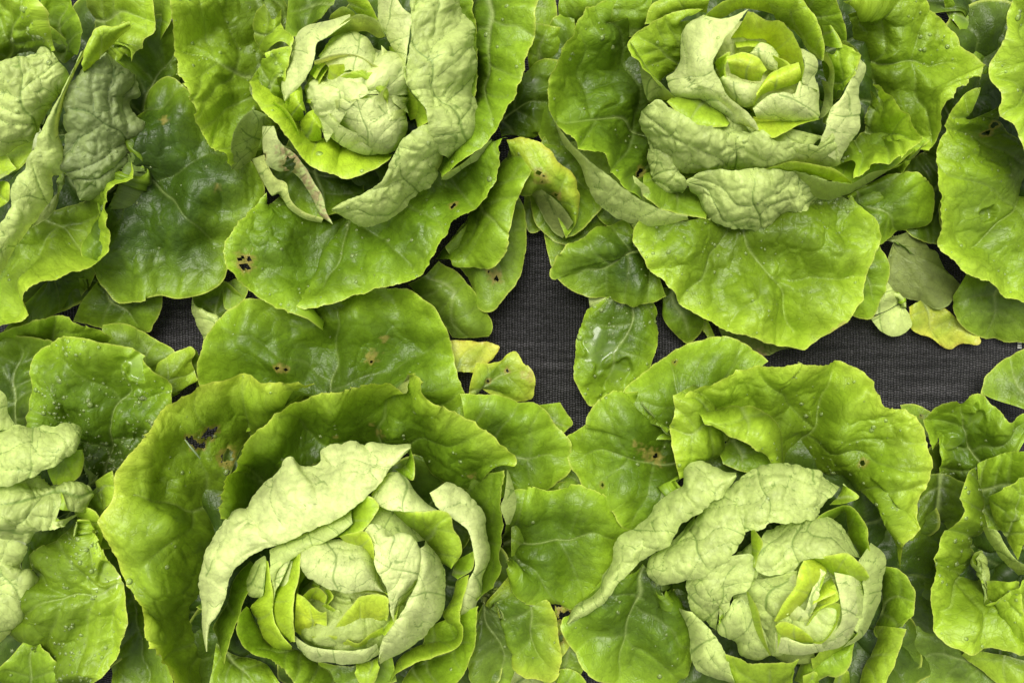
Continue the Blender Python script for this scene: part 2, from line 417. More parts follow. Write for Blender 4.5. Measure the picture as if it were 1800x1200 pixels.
    for (hx, hy, hr) in holes:
        d = np.hypot(A[..., 0] - hx, A[..., 1] - hy) / hr + jag
        hole |= d < 0.85
        k = np.clip(1.35 - np.abs(d - 0.95) * 1.9, 0, 1)[..., None] * 0.75
        cu = cu + (np.array((0.30, 0.26, 0.05)) - cu) * k; cn = cn + (np.array((0.32, 0.26, 0.08)) - cn) * k
    for (hx, hy, hr) in brown:
        d = np.hypot(A[..., 0] - hx, A[..., 1] - hy) / hr + jag * 1.4
        k = smooth(1.1, 0.2, d)[..., None] * (0.8 if side == 'B' else 0.6)
        tan = np.array((0.44, 0.36, 0.09))
        cu = cu + (tan - cu) * k; cn = cn + (np.array((0.55, 0.40, 0.22)) - cn) * k
    fade = smooth(-0.35, 0.25, noise(X / 45, Y / 45, seed + 77))
    ter = e * 0.62 + 3.0 * (1 - fade)
    vein_d = np.minimum(np.minimum((main + (3 if side == 'U' else 0)) / (1.3 + 0.8 * np.clip(1 - q / Lm, 0, 1)), sec * 1.15), np.minimum(ter, e2 * 0.55 + 0.75 + 1.5 * smooth(0.2, -0.3, noise(X / 30, Y / 30, seed + 71))))
    if tone in ('hrt', 'lime'): vein_d = vein_d + 0.6
    # faces
    idx = np.arange(nv * nu).reshape(nv, nu)
    F = np.stack([idx[:-1, :-1], idx[:-1, 1:], idx[1:, 1:], idx[1:, :-1]], -1).reshape(-1, 4)
    hf = hole.ravel()[F].sum(1) >= 3
    F = F[~hf]
    fl = P.reshape(-1, 3)
    a, c_, d_ = fl[F[:, 0]], fl[F[:, 1]], fl[F[:, 3]]
    nz = np.cross(c_ - a, d_ - a)[:, 2].sum()
    want_up = (side == 'U')
    if (nz > 0) != want_up: F = F[:, ::-1]
    root = HEADS[head]
    P0 = fl - np.array(root.location)
    o = mesh_object('leaf', P0, F, M_LEAF, root)
    me = o.data
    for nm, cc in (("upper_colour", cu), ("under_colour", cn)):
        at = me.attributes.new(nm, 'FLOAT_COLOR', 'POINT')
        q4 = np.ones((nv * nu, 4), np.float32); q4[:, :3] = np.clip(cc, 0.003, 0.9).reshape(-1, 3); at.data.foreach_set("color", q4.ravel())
    at = me.attributes.new("vein_distance", 'FLOAT', 'POINT'); at.data.foreach_set("value", (vein_d + (1 - veins) * 2).ravel().astype(np.float32))
    at = me.attributes.new("wet", 'FLOAT', 'POINT'); at.data.foreach_set("value", wt.ravel().astype(np.float32))
    uvl = me.uv_layers.new(name="leaf_uv")
    uvv = np.stack([X.ravel() / 100 + seed, Y.ravel() / 100], 1).astype(np.float32)[F.ravel()]
    uvl.data.foreach_set("uv", uvv.ravel())
    if label: o['label'] = label
    # beads of water sitting on the face that looks up
    area = ulen * vlen * 0.7
    nd = int(area / 420 * (drops if drops >= 2.5 else drops * 0.36))
    if nd > 3:
        jj = rng.integers(2, nu - 2, nd); ii = rng.integers(2, nv - 2, nd)
        keep = (noise(X / 60, Y / 60, seed + 60)[ii, jj] + rng.uniform(-0.5, 0.5, nd) > -0.05) & ~hole[ii, jj] & (Nn[ii, jj, 2] > 0.5)
        ii, jj = ii[keep], jj[keep]
        if len(ii) > 2:
            rad = np.clip(np.exp(rng.normal(0.85, 0.42, len(ii))), 1.2, 7.0) * PXM
            ns = 8; ang = np.arange(ns) / ns * 2 * np.pi
            prof = [(1.0, -0.12), (0.84, 0.30), (0.42, 0.50)]
            ctr = P[ii, jj] - np.array(root.location); nn = Nn[ii, jj]
            t1 = np.cross(nn, np.array([0.3, 1.0, 0.1])); t1 /= np.linalg.norm(t1, axis=1, keepdims=True); t2 = np.cross(nn, t1)
            el = rng.uniform(0.8, 1.25, (len(ii), 1))
            vs = []
            for (rr_, hh) in prof:
                for an in ang:
                    vs.append(ctr + rad[:, None] * (t1 * math.cos(an) * rr_ * el + t2 * math.sin(an) * rr_ + nn * hh))
            vs.append(ctr + rad[:, None] * nn * 0.57)
            vs = np.stack(vs, 1)
            fs = []
            for r_ in range(2):
                for s_ in range(ns):
                    a0, a1 = r_ * ns + s_, r_ * ns + (s_ + 1) % ns
                    fs += [(a0, a1, a1 + ns), (a0, a1 + ns, a0 + ns)]
            for s_ in range(ns): fs.append((2 * ns + s_, 2 * ns + (s_ + 1) % ns, 3 * ns))
            fs = np.array(fs)[None] + (np.arange(len(ii)) * (3 * ns + 1))[:, None, None]
            dobj = mesh_object('water_droplets', vs.reshape(-1, 3), fs.reshape(-1, 3), M_WATER, o)
            dobj['kind'] = 'stuff'
    return o

def head(key, cx, cy, label, core=2.2, rad=60):
    o = bpy.data.objects.new('butterhead_lettuce', None); C.objects.link(o)
    o.empty_display_size = 0.05
    p = world_xyz(np.array(float(cx)), np.array(float(cy)), 0.3)
    o.location = (float(p[0]), float(p[1]), 0.003)
    o['label'] = label; o['category'] = 'lettuce'; o['group'] = 'butterhead lettuces planted through the black cloth'
    HEADS[key] = o
    # short stem that carries the leaves
    ns, prof = 20, [(0.012, 0), (0.014, 0.008), (0.016, 0.02), (0.018, core * 0.008), (0.012, core * 0.01), (0.001, core * 0.0105)]
    vs = []; fs = []
    for i, (r, z) in enumerate(prof):
        for s in range(ns):
            a = s / ns * 2 * math.pi; rr = r * (1 + 0.12 * math.sin(3 * a + i))
            vs.append((rr * math.cos(a), rr * math.sin(a), z))
    for i in range(len(prof) - 1):
        for s in range(ns): fs.append((i * ns + s, i * ns + (s + 1) % ns, (i + 1) * ns + (s + 1) % ns, (i + 1) * ns + s))
    mesh_object('stem', vs, fs, M_STEM, o)
    return o

def under_leaves(key, cx, cy, spec):
    """the flat outer leaves lying low round a head: (angle in degrees, length, width)"""
    for (ang, ln, wd, h) in spec:
        a = math.radians(ang); ca, sa = math.cos(a), math.sin(a)
        def pt(u, v, hh):   # u along, v across
            return "%.1f,%.1f,%.2f" % (cx + ca * u - sa * v, cy + sa * u + ca * v, hh)
        rim = ' '.join(pt(u * ln, v * wd, h) for u, v in ((0.15, -0.12), (0.4, -0.38), (0.7, -0.5), (0.92, -0.35), (1.0, 0), (0.92, 0.35), (0.7, 0.5), (0.4, 0.38), (0.15, 0.12)))
        base = pt(0.05 * ln, -6, 1.5) + ' ' + pt(0.05 * ln, 6, 1.5)
        leaf(key, 'deep', 'U', base + '|' + rim, b=0.8, bl=0.7, drops=0.15, step=4.6)

def heart_fill(key, cx, cy, R, h, tone='lime'):
    """small cupped young leaves packed inside a heart: they show only in its gaps"""
    for ring, (fr, hh, n) in enumerate(((0.95, h - 1.6, 7), (0.6, h - 0.8, 5))):
        for i in range(n):
            a = (i + 0.5 * ring) / n * 2 * math.pi; wd = 2 * math.pi / n * 0.8
            def pt(r, t, z): return "%.1f,%.1f,%.2f" % (cx + R * r * math.cos(t), cy + R * r * math.sin(t), z)
            base = ' '.join(pt(0.12, a + k * wd, 4) for k in (-0.5, 0, 0.5))
            midr = ' '.join(pt(fr * 1.05, a + k * wd, hh - 1.6) for k in (-0.7, -0.35, 0, 0.35, 0.7))
            rim = ' '.join(pt(fr * 0.86, a + k * wd, hh - 0.3 * abs(k)) for k in (-0.7, -0.35, 0, 0.35, 0.7))
            leaf(key, tone if ring else 'lt', 'U', base + '|' + midr + '|' + rim, bl=0.5, lump=0.5, drops=0, step=3.4)

def dome(key, cx, cy, R, h0, h1, tone='wht'):
    """the closed ball of folded leaves inside a heart"""
    n = 14
    def ring(r, z): return ' '.join("%.1f,%.1f,%.2f" % (cx + r * math.cos(2 * math.pi * k / n), cy + r * math.sin(2 * math.pi * k / n), z) for k in range(n + 1))
    leaf(key, tone, 'B', '|'.join((ring(R, h0), ring(R * 0.86, h0 + 0.55 * (h1 - h0)), ring(R * 0.5, h0 + 0.9 * (h1 - h0)), ring(R * 0.05, h1))),
         bl=1.3, lump=1.5, ruf=0, drops=0, mid=((cx, cy + R), (cx, cy - R)), step=2.6, edge=0.3)

# ------------------------------------------------------------------ ground: woven black cloth
n = 420
gx, gy = np.meshgrid(np.linspace(-1.5, 1.5, n), np.linspace(-1.5, 1.5, n))
gz = noise(gx * 4, gy * 22, 3) * 0.0030 + noise(gx * 12, gy * 60, 5) * 0.0010 - 0.0014
V_ = np.stack([gx, gy, gz], -1).reshape(-1, 3)
ix = np.arange(n * n).reshape(n, n)
F_ = np.stack([ix[:-1, :-1], ix[:-1, 1:], ix[1:, 1:], ix[1:, :-1]], -1).reshape(-1, 4)
g = mesh_object('ground', V_, F_, M_CLOTH); g['kind'] = 'structure'; g['label'] = 'black woven landscape cloth covering the bed'
# ------------------------------------------------------------------ the heads
head('A', 640, 170, 'top lettuce left of centre, a rotted brown torn leaf beside its round pale heart')
head('B', 1330, 150, 'top lettuce right of centre, bright yellow open heart above broad veined pale leaves')
head('C', 620, 1020, 'bottom lettuce left of centre, inside a huge yellow-rimmed leaf eaten into holes')
head('D', 1400, 1020, 'bottom lettuce right of centre, a long twisted pale leaf trailing left of its heart')
head('E', 60, 250, 'lettuce at the top left edge, blistered grey-green leaf backs standing upright')
head('F', 40, 940, 'lettuce at the bottom left edge, with crumpled pale leaves and large water beads')
head('G', 1850, 320, 'lettuce at the top right edge, one broad light green leaf with pale midrib')
head('H', 1830, 960, 'lettuce at the bottom right edge, below the bare strip of black cloth')

under_leaves('A', 640, 170, [(20, 230, 170, 1.8), (70, 230, 170, 1.5), (110, 230, 170, 1.7), (150, 230, 170, 1.6), (200, 260, 180, 1.8), (250, 230, 170, 1.7), (300, 230, 170, 1.5), (340, 240, 170, 1.9)])
under_leaves('B', 1330, 150, [(10, 300, 180, 1.8), (50, 220, 170, 1.5), (100, 200, 170, 1.7), (150, 230, 170, 1.6), (200, 280, 180, 1.8), (250, 230, 170, 1.7), (300, 230, 170, 1.5), (335, 300, 170, 1.9)])
under_leaves('C', 620, 1020, [(0, 280, 180, 1.8), (50, 260, 170, 1.5), (100, 260, 180, 1.7), (150, 330, 180, 1.6), (195, 380, 200, 1.8), (235, 330, 170, 1.7), (270, 300, 170, 1.5), (315, 280, 170, 1.9), (170, 380, 180, 1.2)])
under_leaves('D', 1400, 1020, [(0, 280, 190, 1.8), (45, 260, 170, 1.5), (100, 260, 180, 1.7), (150, 300, 180, 1.6), (195, 300, 200, 1.8), (240, 270, 170, 1.7), (280, 270, 170, 1.5), (320, 270, 170, 1.9), (20, 300, 180, 1.2)])
under_leaves('E', 60, 250, [(0, 260, 180, 1.6), (40, 260, 180, 1.4), (80, 300, 180, 1.2), (110, 280, 180, 1.3), (310, 300, 180, 1.3), (340, 300, 180, 1.5)])
under_leaves('F', 40, 940, [(0, 240, 180, 1.6), (45, 280, 180, 1.4), (80, 280, 180, 1.2), (270, 300, 180, 1.3), (310, 280, 180, 1.5)])
under_leaves('G', 1850, 320, [(150, 220, 160, 1.4), (180, 200, 160, 1.2), (215, 300, 170, 1.3), (240, 340, 170, 1.5)])
under_leaves('H', 1830, 960, [(180, 260, 180, 1.4), (150, 280, 180, 1.2), (215, 270, 160, 1.3), (110, 260, 170, 1.5)])

heart_fill('A', 625, 165, 85, 9.0)
heart_fill('B', 1320, 130, 85, 8.8)
dome('B', 1322, 128, 72, 7.6, 9.5, 'hrt')
heart_fill('C', 600, 1055, 100, 8.6)
heart_fill('D', 1410, 1075, 95, 9.0)

dome('A', 628, 172, 84, 7.6, 11.3)
dome('D', 1395, 1040, 105, 7.0, 9.6, 'pale')
dome('C', 640, 1050, 105, 6.0, 8.6, 'lime')

# ============ HEAD A
leaf('A','lt','U',"480,-30,5 505,60,4.5 505,150,4.5 480,215,5 425,290,6.5|400,-30,7 390,60,6.6 400,140,6.2 420,220,5.8 415,285,6.5|318,-30,8 308,30 306,85 312,130 325,180 345,225 370,265 388,292 404,299,7.5",bl=1.0,lump=1.6,drops=1.5,mid=((500,150),(310,90)))
leaf('A','md','B',"452,275,5 455,255,6 462,235,7 475,215,8.5|425,297,6.5 432,260,7 440,225,8 465,205,9.3|407,298,7.5 406,262,8.3 412,228,8.8 428,203,9.3 447,193,9.5 470,203,9.6",bl=0.4,lump=0.4,ruf=0.3,step=1.8,drops=0.3)
leaf('A','md','U',"560,300,3 640,310,3 720,290,3 800,240,4 850,200,4.5|470,365,4.6 520,425,4.2 575,475,4.2 602,430,4.2 700,395,4.6 785,335,5.2 860,262,6|468,338,5 423,395,5.4 403,426,5.6 396,453,5.8 407,480 431,507 462,530 497,550,5.6 524,558,5.4 535,534,5.0 543,552,5.4 559,552,5.6 598,538,5.8 629,523 676,511 722,499 753,480,6 773,453 788,422,6.3 812,394 839,367 866,336,6.8 880,305 889,270,7 902,257,7.2",lump=1.3,ruf=1.1,bl=0.9,drops=1.4,mid=((640,360),(560,530)),holes=((427,462,7),(433,474,8),(440,462,5),(441,477,5),(800,361,5),(797,367,4)),brown=((432,468,20),(799,364,9)))
leaf('A','md','U',"800,-30,4 835,60,4 830,160,4 800,240,4.5 772,300,5.5|866,-30,7 857,60,7.2 860,130,7.5 846,195,7.5 810,265,7.5 776,305,7|948,-30,8.4 943,40 936,80 922,140 905,185 882,222 862,244,8.2 820,282,8 777,312,7.5",lump=0.7,bl=0.9,drops=1.6,mid=((850,-30),(860,240)))
leaf('A','pale','B',"862,258,6.8 850,275 820,292 790,314 776,316|864,244,8.1 840,262 815,285 795,298 777,309",bl=0.6,lump=0.2,ruf=0.3,step=1.8,drops=0.5)
leaf('A','md','U',"768,457,3.4 800,415,4.2 850,345,5.2 885,290,6.2 902,252,6.8|800,461,3.2 852,468,3.4 886,442,4.4 897,395,5.6 912,345,6.6 935,300,7.2",b=0.5,drops=0.8,lump=0.6,bl=0.7)
leaf('A','lt','U',"905,285,6.6 916,337,6.8 945,332,7.2 970,345 986,360 996,374,6.6 1003,388,5.8 1005,398,5 998,414,4.2|890,245,6.2 930,243,6.6 962,264 978,286 1002,300,6.2 1014,330,5.6 1019,365,5 1012,395,4.4 996,415,4",b=0.5,drops=1,lump=0.4,bl=0.7,ruf=0.5,yellow=0.35,holes=((948,302,6),(953,317,3),(957,308,3),(976,345,5)),brown=((953,311,15),(978,347,10)),label='lime green leaf tip curled over, yellowing and bitten')
leaf('A','dull','B',"925,330,5.2 950,330,5.6 985,355,5.4 1008,390,4.6|938,345,3.2 958,385,2.8 975,408,2.8 990,418,3",b=-0.3,drops=0.4,bl=0.5)
leaf('A','dk','U',"950,250,4 960,330,3|985,260,3.4 1030,300,3 1046,335,2.8 1053,360,2.6 1035,385,2.6 1012,408,2.6 990,418,2.8",bl=0.5,b=0.5)
leaf('A','pale','B',"795,-20,7.5 806,20 816,40 819,72 831,105 837,130 831,158 836,176,7.2 829,200 815,235,7 797,262 786,278,6.6|722,-20,11.6 723,40 720,75 711,125 717,155,11.4 735,176,11 748,192 756,212,10.2 761,240,9 776,270,7.8",b=0.9,bl=1.5,lump=1.2,ruf=0.3,drops=1,mid=((800,230),(720,60)))
leaf('A','pale','B',"777,258,6.4 775,300,6.2 766,322 753,337 727,360 707,372,6 657,392 633,399 612,389,6.6 583,372,7.4|762,212,9.6 732,230,10 714,243,10 698,265,9.8 684,287 673,313,9.5 640,337,9.2 605,352,8.6 583,366,8",b=0.9,bl=1.3,lump=0.9,ruf=0.4,drops=1.6,mid=((730,350),(690,280)))
leaf('A','lt','U',"706,110,10.8 718,150,10.2 728,190,9.6 734,222,9.5|712,120,11.2 720,156,11.1 738,176,11 750,196,10.6 755,214,10.2 735,225,9.7",bl=0.4,lump=0.3,ruf=0.1,drops=0.6,step=1.7)
leaf('A','lime','U',"467,100,8.2 493,150,7.8 507,187,7.6 520,227,7.4 547,247,7.6 580,247,8.2 600,262,7.6 617,247,8.4 637,263,8.4 667,270,8.4 693,275,8.6|438,147,9.2 447,177 467,203,9.5 493,236,9.6 527,280,9.2 563,302,8.8 613,316,8.6 657,301 689,279,8.8",b=0.25,lump=0.9,bl=0.7,drops=1.5,mid=((560,250),(560,305)))
leaf('A','lt','U',"438,147,9.2 450,172 478,185,8.6 498,176,8.4|462,105,9.4 480,125,9.2 492,140|468,98,9.2 490,88 512,84,9 503,110,8.8 495,140,8.6",bl=1.0,lump=0.9,drops=2.2,step=1.8)
leaf('A','lt','U',"467,10,7.4 448,30 440,52,7.6 447,70 468,98,8.2|480,35,8.6 478,55,8.8 492,80,8.8|493,18,7.6 497,55,7.8 514,80,8.2 507,88,8.4",bl=1.5,lump=1.0,drops=2,step=1.7)
leaf('A','wht','B',"616,26,9.6 580,36,9.4 533,49,9 513,73,8.8 509,103 497,130,8.8 494,150 500,177,8.8|616,36,10.8 573,67,10.9 557,77,10.8 553,107,10.7 541,133,10.3 521,157,9.6 501,178,8.9",b=0.5,bl=0.8,lump=0.5,ruf=0.3,drops=0.5)
leaf('A','lime','U',"573,69,9.8 600,60,9.6 640,57,9.4 665,67,9.4 678,64,9.4|574,66,10.2 598,45,10.8 626,27,11 662,37,10.6 677,60,9.8",b=0.2,bl=0.5,lump=0.5,drops=0.4,step=1.8)
leaf('A','lt','U',"578,34,9 600,36 625,28|582,25,9.4 603,12,9.6 622,22,9.4",bl=0.8,step=1.8)
leaf('A','wht','B',"664,-10,9.8 667,33 680,67 693,92,9.6 705,112 708,135,9.4|693,-10,11.2 712,18,11.4 724,30,11.4 718,67,11.2 714,100 710,134,10",b=0.3,bl=0.8,lump=0.5,drops=0.8,step=1.9)
leaf('A','lime','U',"683,82,8.8 690,120,8.6 702,160 722,212,8.6|693,82,9.6 706,110,10 715,150,10 736,180,9.8 752,200,9.6",bl=0.4,lump=0.3,drops=0.5,step=1.9)
# heart of A
leaf('A','wht','B',"560,100,9.6 590,62,9.6 632,60,9.6 655,85,9.6 680,128,9.4|575,115,11 610,92,11.8 640,100,11.8 665,130,11.2|590,130,11.4 620,125,12 655,140,11.6",b=0.1,bl=0.6,lump=0.4,ruf=0.3,drops=0.2,step=2)
leaf('A','hrt','U',"553,114,11.6 590,108,12 625,106,12.1 650,121,11.8 672,131,11.4|552,107,11.8 590,94,12.3 628,96,12.4 660,114,12.1 678,128,11.6",b=0.25,bl=0.1,lump=0.2,ruf=0.1,drops=0,step=1.8)
leaf('A','wht','B',"545,180,8.5 553,150,9.2 575,122,10 605,140,10.4|560,215,8.6 580,185,10.8 600,150,12 640,150,12.2|575,250,8.6 600,215,10.8 620,185,12.2 650,165,12.4",bl=0.4,lump=0.5,ruf=0.2,drops=0.2,step=2)
leaf('A','wht','B',"690,135,9.2 705,165,8.8 712,210,8.6 700,250,8.4 670,262,8.4 640,255,8.4 600,245,8.6 575,240,8.6|685,140,11 690,170,11.2 690,205,11 670,230,11 635,225,11.4 605,205,11.6 590,190,11.4|600,145,12.2 625,132,12.6 660,130,12.4 680,135,11.8 665,170,12.8 625,175,12.9 590,175,12.2",bl=0.5,lump=0.7,ruf=0.2,drops=0.3,step=2,mid=((650,250),(630,150)))
leaf('A','wht','B',"640,268,8.2 662,268 690,252,8.4 710,222,8.8 716,190,8.8|640,215,11.8 655,208,12 680,212,11.8 695,195,11.6",b=0.8,bl=0.4,lump=0.6,drops=0.2,step=2)
leaf('A','wht','B',"688,100,9.4 700,130 710,160,9.2 718,200,9|670,80,10.6 672,110,11 680,140,11.2 692,180,11",b=0.4,bl=0.4,drops=0.2,step=2)
leaf('A','lime','U',"500,178,8.2 513,211,8.2 536,210,8.2|508,168,9.6 522,185,9.8 534,195,9.4|514,162,9 528,150,9.2 533,175,9 538,205,8.6",bl=0.4,lump=0.4,drops=0.4,step=1.7)
leaf('A','lime','U',"475,183,8.6 495,205 515,228,8.2 525,243,8|483,178,9.6 503,193,9.6 518,215,9.2 527,240,8.4",bl=0.7,drops=1,step=1.7)
leaf('A','lime','U',"538,180,9 541,160,9.4 552,138,9.8 572,115,10|545,182,9.6 553,162,10.4 565,140,10.8 580,118,10.6",bl=0.2,drops=0,step=1.7)
leaf('A','lime','U',"528,215,8.2 530,235,8 545,248,8 565,245,8|540,200,9.2 550,215,9.6 566,228,9.2|553,193,8.8 565,210,9 566,236,8.6",bl=0.5,drops=0.3,step=1.7)
leaf('A','hrt','U',"576,138,11.6 590,150,11.8 610,142,11.8|578,115,12.2 595,113,12.5 605,113,12.2",bl=0.1,drops=0,step=1.7)
leaf('A','wht','B',"462,222,8.4 462,255,7.8 468,285,7 490,300,6.6 512,300,6.8 535,322,6.6 552,352,6.4 560,375,6.2 575,388,6|482,222,9.2 494,250,9 520,268,8.6 540,298,8 553,320,7.6 567,345,7.2 573,370,6.8 585,394,6.4",b=0.2,bl=0.5,lump=0.3,drops=0.3,step=1.6,holes=((512,288,13),(463,275,6)),brown=((500,262,14),(520,275,16),(540,310,14),(557,345,14),(572,380,16),(545,325,12),(505,298,9)),label='pale torn leaf strip rotted brown along its edge')
leaf('A','pale','B',"443,280,5.4 458,310,5.4 476,343,5.4 492,342 508,366 535,384,5.4 565,392,5.4|466,272,6.2 475,298 487,314 503,322,6.2 511,350 532,371,6 568,384,5.8",b=0.1,bl=0.5,lump=0.3,drops=0.5,step=1.6,yellow=0.12)
leaf('A','dk','U',"460,320,4 500,260,5 560,300,5 640,320,5|480,335,3.8 520,370,4 570,385,4.2 640,360,4.4",b=-0.3,drops=0.3)
leaf('A','dk','U',"510,-30,6 560,-30 610,-30,7|505,20,6.4 540,40,6 585,28,6.8|500,70,7 530,50,7 575,38,7.6",bl=0.7,drops=1,mid=((600,20),(500,0)))
leaf('A','lt','U',"605,-15,9 620,10 640,30,8.6|640,-15,9.8 655,10,9.8 668,35,9.4",bl=0.6,drops=0.4,step=2)
leaf('A','dk','U',"750,-30,4 760,100 740,250,4|830,-30,6 840,80,5.6 845,180,5.6 790,280,5",bl=0.8,drops=0.4)
leaf('A','dull','U',"800,340,3 835,380,2.4|905,335,3 922,365,2.6 922,418,2 909,480,1.7 881,523,1.5 862,542,1.4 846,534,1.4 818,488,1.6 790,430,2.2",b=0.7,bl=0.35,drops=0.1,holes=((861,464,4),(872,488,6),(866,480,2.5),(858,476,3)),brown=((868,482,15),(856,470,9)))
leaf('A','dull','U',"716,500,1.6 745,537,1.3 784,567,1.2 798,593,1.3|745,485,3.4 790,520,3.2 825,565,2.9 835,590,2|772,458,2.2 808,488,1.8 839,534,1.6 860,565,1.5 855,590,1.4",bl=0.35,lump=0.4,drops=0.2,mid=((735,460),(840,590)))
leaf('A','dk','U',"925,300,1.4 960,310,1.4|920,380,1.2 930,408,1 950,405,1 962,380,1.2",bl=0.5,drops=0.2)
# dark leaves between A and B
leaf('A','dk','U',"870,190,3 880,240,2.5|900,140,3.2 950,108,3 985,125,2.6 985,160,2.2 970,205,2 940,245,2 900,240,2",b=0.5,bl=0.7,drops=0.4,wet=((955,150,16),(955,210,18)))
leaf('B','md','U',"985,150,2.5 960,130,2.5 930,125,2.5|1000,60,3 970,52,3.4 940,48,3.4 925,60,3.2",b=0.3,bl=0.9,drops=0.6)
leaf('A','md','U',"930,50,2.6 935,10,2.6 940,-20|976,45,2.2 976,18 968,-20",b=0.3,bl=0.6,drops=0.3)
leaf('B','dk','U',"985,200,1.5 1000,250 1040,300|950,230,1.4 960,290 990,330",b=0.2,bl=0.5,drops=0.2)

for _s in ("990,330,1.5 1010,300,1.5|960,240,2 930,330,1.6 950,400,1.3 1000,430,1.2 1060,400,1.3 1080,340,1.6",
           "1010,120,2 1040,160,2|1010,20,2.4 950,90,2 940,170,2 950,240,1.8 1000,300,1.8 1060,300,2",
           "1080,350,2.4 1100,340,2.4|1060,330,2.6 1050,370,2.2 1080,400,2 1140,420,2 1200,410,2.2 1220,370,2.6"):
    leaf('B','dk','U',_s,b=0.5,bl=0.6,drops=0.2)
leaf('B','dk','U',"1180,370,3 1240,360,3|1110,395,2.8 1140,430,2.6 1200,450,2.6 1260,430,2.6",b=0.4,bl=0.8,drops=0.2)
leaf('B','dk','U',"1430,330,3 1480,330,3|1420,370,3 1480,400,2.8 1540,380,2.8 1560,330,3",b=0.4,bl=0.8,drops=0.2)
leaf('D','dk','U',"1060,900,2.4 1080,860,2.4|1010,900,2 985,860,1.8 990,820,1.8 1030,790,2.2",b=0.4,bl=0.6,drops=0.2)
leaf('D','dk','U',"1130,1000,2.2 1150,980,2.2|1040,1090,2 1000,1040,1.8 1050,980,2 1110,900,2.4",b=0.4,bl=0.6,drops=0.2)
leaf('C','dk','U',"900,1020,2.4 920,990,2.4|900,870,2.2 960,850,2 1010,850,2 1000,900,2.2",b=0.4,bl=0.6,drops=0.2)

# ============ HEAD B
leaf('B','md','U',"1100,40,5 1115,95,4.6 1127,160,4.2 1138,225,4.2 1142,290,4.8 1128,350,6.4|1055,40,6.6 1035,110,6.2 1040,180,5.8 1060,240,6 1090,290,6.8 1125,348,7.4|1085,0,6.2 1045,12,6.6 1015,28,7 997,63,7.4 973,97,8 963,140,8.3 965,190,8.4 985,228,8.6 1017,263 1050,293 1080,317 1110,340,8.2 1127,352,7.8",bl=1.2,lump=1.3,drops=1.8,mid=((1130,228),(965,190)),holes=((1122,303,6),(1118,309,4)))
leaf('B','pale','B',"972,208,8 990,250,7.2 1020,287,6.8 1037,333,6.2 1057,363,6 1107,390,5.8 1150,396,5.8 1210,385,6|970,203,8.6 987,230,8.8 1017,263 1050,293 1080,317 1120,347,8.2 1160,367,7.4 1208,380,6.6",b=0.2,bl=1.2,lump=0.5,drops=0.8,ruf=0.2)
leaf('B','dk','U',"1125,300,4 1180,320,4 1250,340,4|1128,350,5 1160,366,5.2 1200,376,5.2 1240,386,5",bl=1.4,b=0.3,drops=1)
leaf('B','lt','U',"1222,36,8.8 1200,70,8.3 1181,112,7.8 1162,142,7.8 1170,156,8|1190,35,9.2 1160,60,8.8 1145,95,8.6 1150,130,8.8 1165,155,9|1234,18,9.4 1203,18 1160,32 1130,49,9.3 1108,73,9.4 1119,100 1138,128 1165,155,9.2",bl=0.9,lump=1,drops=1,mid=((1190,120),(1115,60)))
leaf('B','lt','B',"1109,76,9.1 1122,110,8.4 1129,145,7.8 1138,176,7.6 1160,176 1187,175,8.2|1108,73,9.4 1128,103,9.4 1150,135,9.3 1187,171,9.2",bl=0.5,drops=0.4,lump=0.3,step=1.9)
leaf('B','pale','B',"1128,195,7.4 1130,233,6.4 1145,268,6 1172,276,6.2 1187,302,5.8 1227,312,6 1297,309,6.2 1360,302,6.4 1440,292,6.6 1475,284,7|1140,184,9 1160,177,9.4 1200,207,9.7 1227,222,9.9 1273,221,10 1300,228 1320,232,10 1340,232 1360,250,9.8 1407,252,9.8 1440,255,9.8 1462,235,9.6",b=0.8,bl=1.7,lump=1,drops=1,ruf=0.3,mid=((1300,340),(1300,230)))
leaf('B','lt','U',"1183,171,9.8 1227,175 1262,190,10 1285,216,10.2|1172,179,9.6 1200,206,9.8 1227,222,10 1278,222,10.2",b=0.3,bl=1.1,lump=0.3,drops=1,step=1.9)
leaf('B','pale','B',"1212,337,5.2 1228,354,5 1240,374,4.8 1275,388 1310,396 1347,409,4.6 1364,400 1385,384 1407,391,4.8 1425,378,5 1432,358 1450,345,5.6|1205,317,6.4 1230,302,7.2 1262,299,7.5 1293,306 1314,299,7.7 1357,299 1407,302 1455,315,7.2",b=0.7,bl=1.7,lump=0.9,drops=0.8,ruf=0.3,mid=((1330,430),(1320,300)))
leaf('B','pale','B',"1140,262,5.6 1143,300,5 1165,335,4.8 1200,342,4.6|1165,262,6.4 1185,280,6.6 1200,305,6.2 1212,325,5.6",b=0.5,bl=2,lump=1.2,drops=0.8,step=1.9)
leaf('B','pale','B',"1235,372,3.8 1260,386 1300,394,3.6 1350,398|1235,360,4.6 1280,380,4.4 1340,385",bl=1.5,drops=0.3)
leaf('B','lime','U',"1333,303,7.8 1387,304,8 1433,311,8 1467,318,7.8 1498,323,7.6|1334,301,8 1367,289,8.6 1390,282,8.8 1433,289,8.7 1468,297,8.3 1498,321,7.8",b=0.1,bl=0.8,lump=0.2,drops=1.2,step=1.8,ruf=0.4)
leaf('B','lt','B',"1395,305,7 1442,348,5.4 1483,344,5 1517,328,4.8 1567,297,5 1605,277,5.4 1622,255,6|1395,300,7.8 1433,309,8 1467,317 1497,322,7.7 1533,303,7.6 1583,291,7.4 1625,248,7.4",b=0.25,bl=0.9,lump=0.4,drops=0.7)
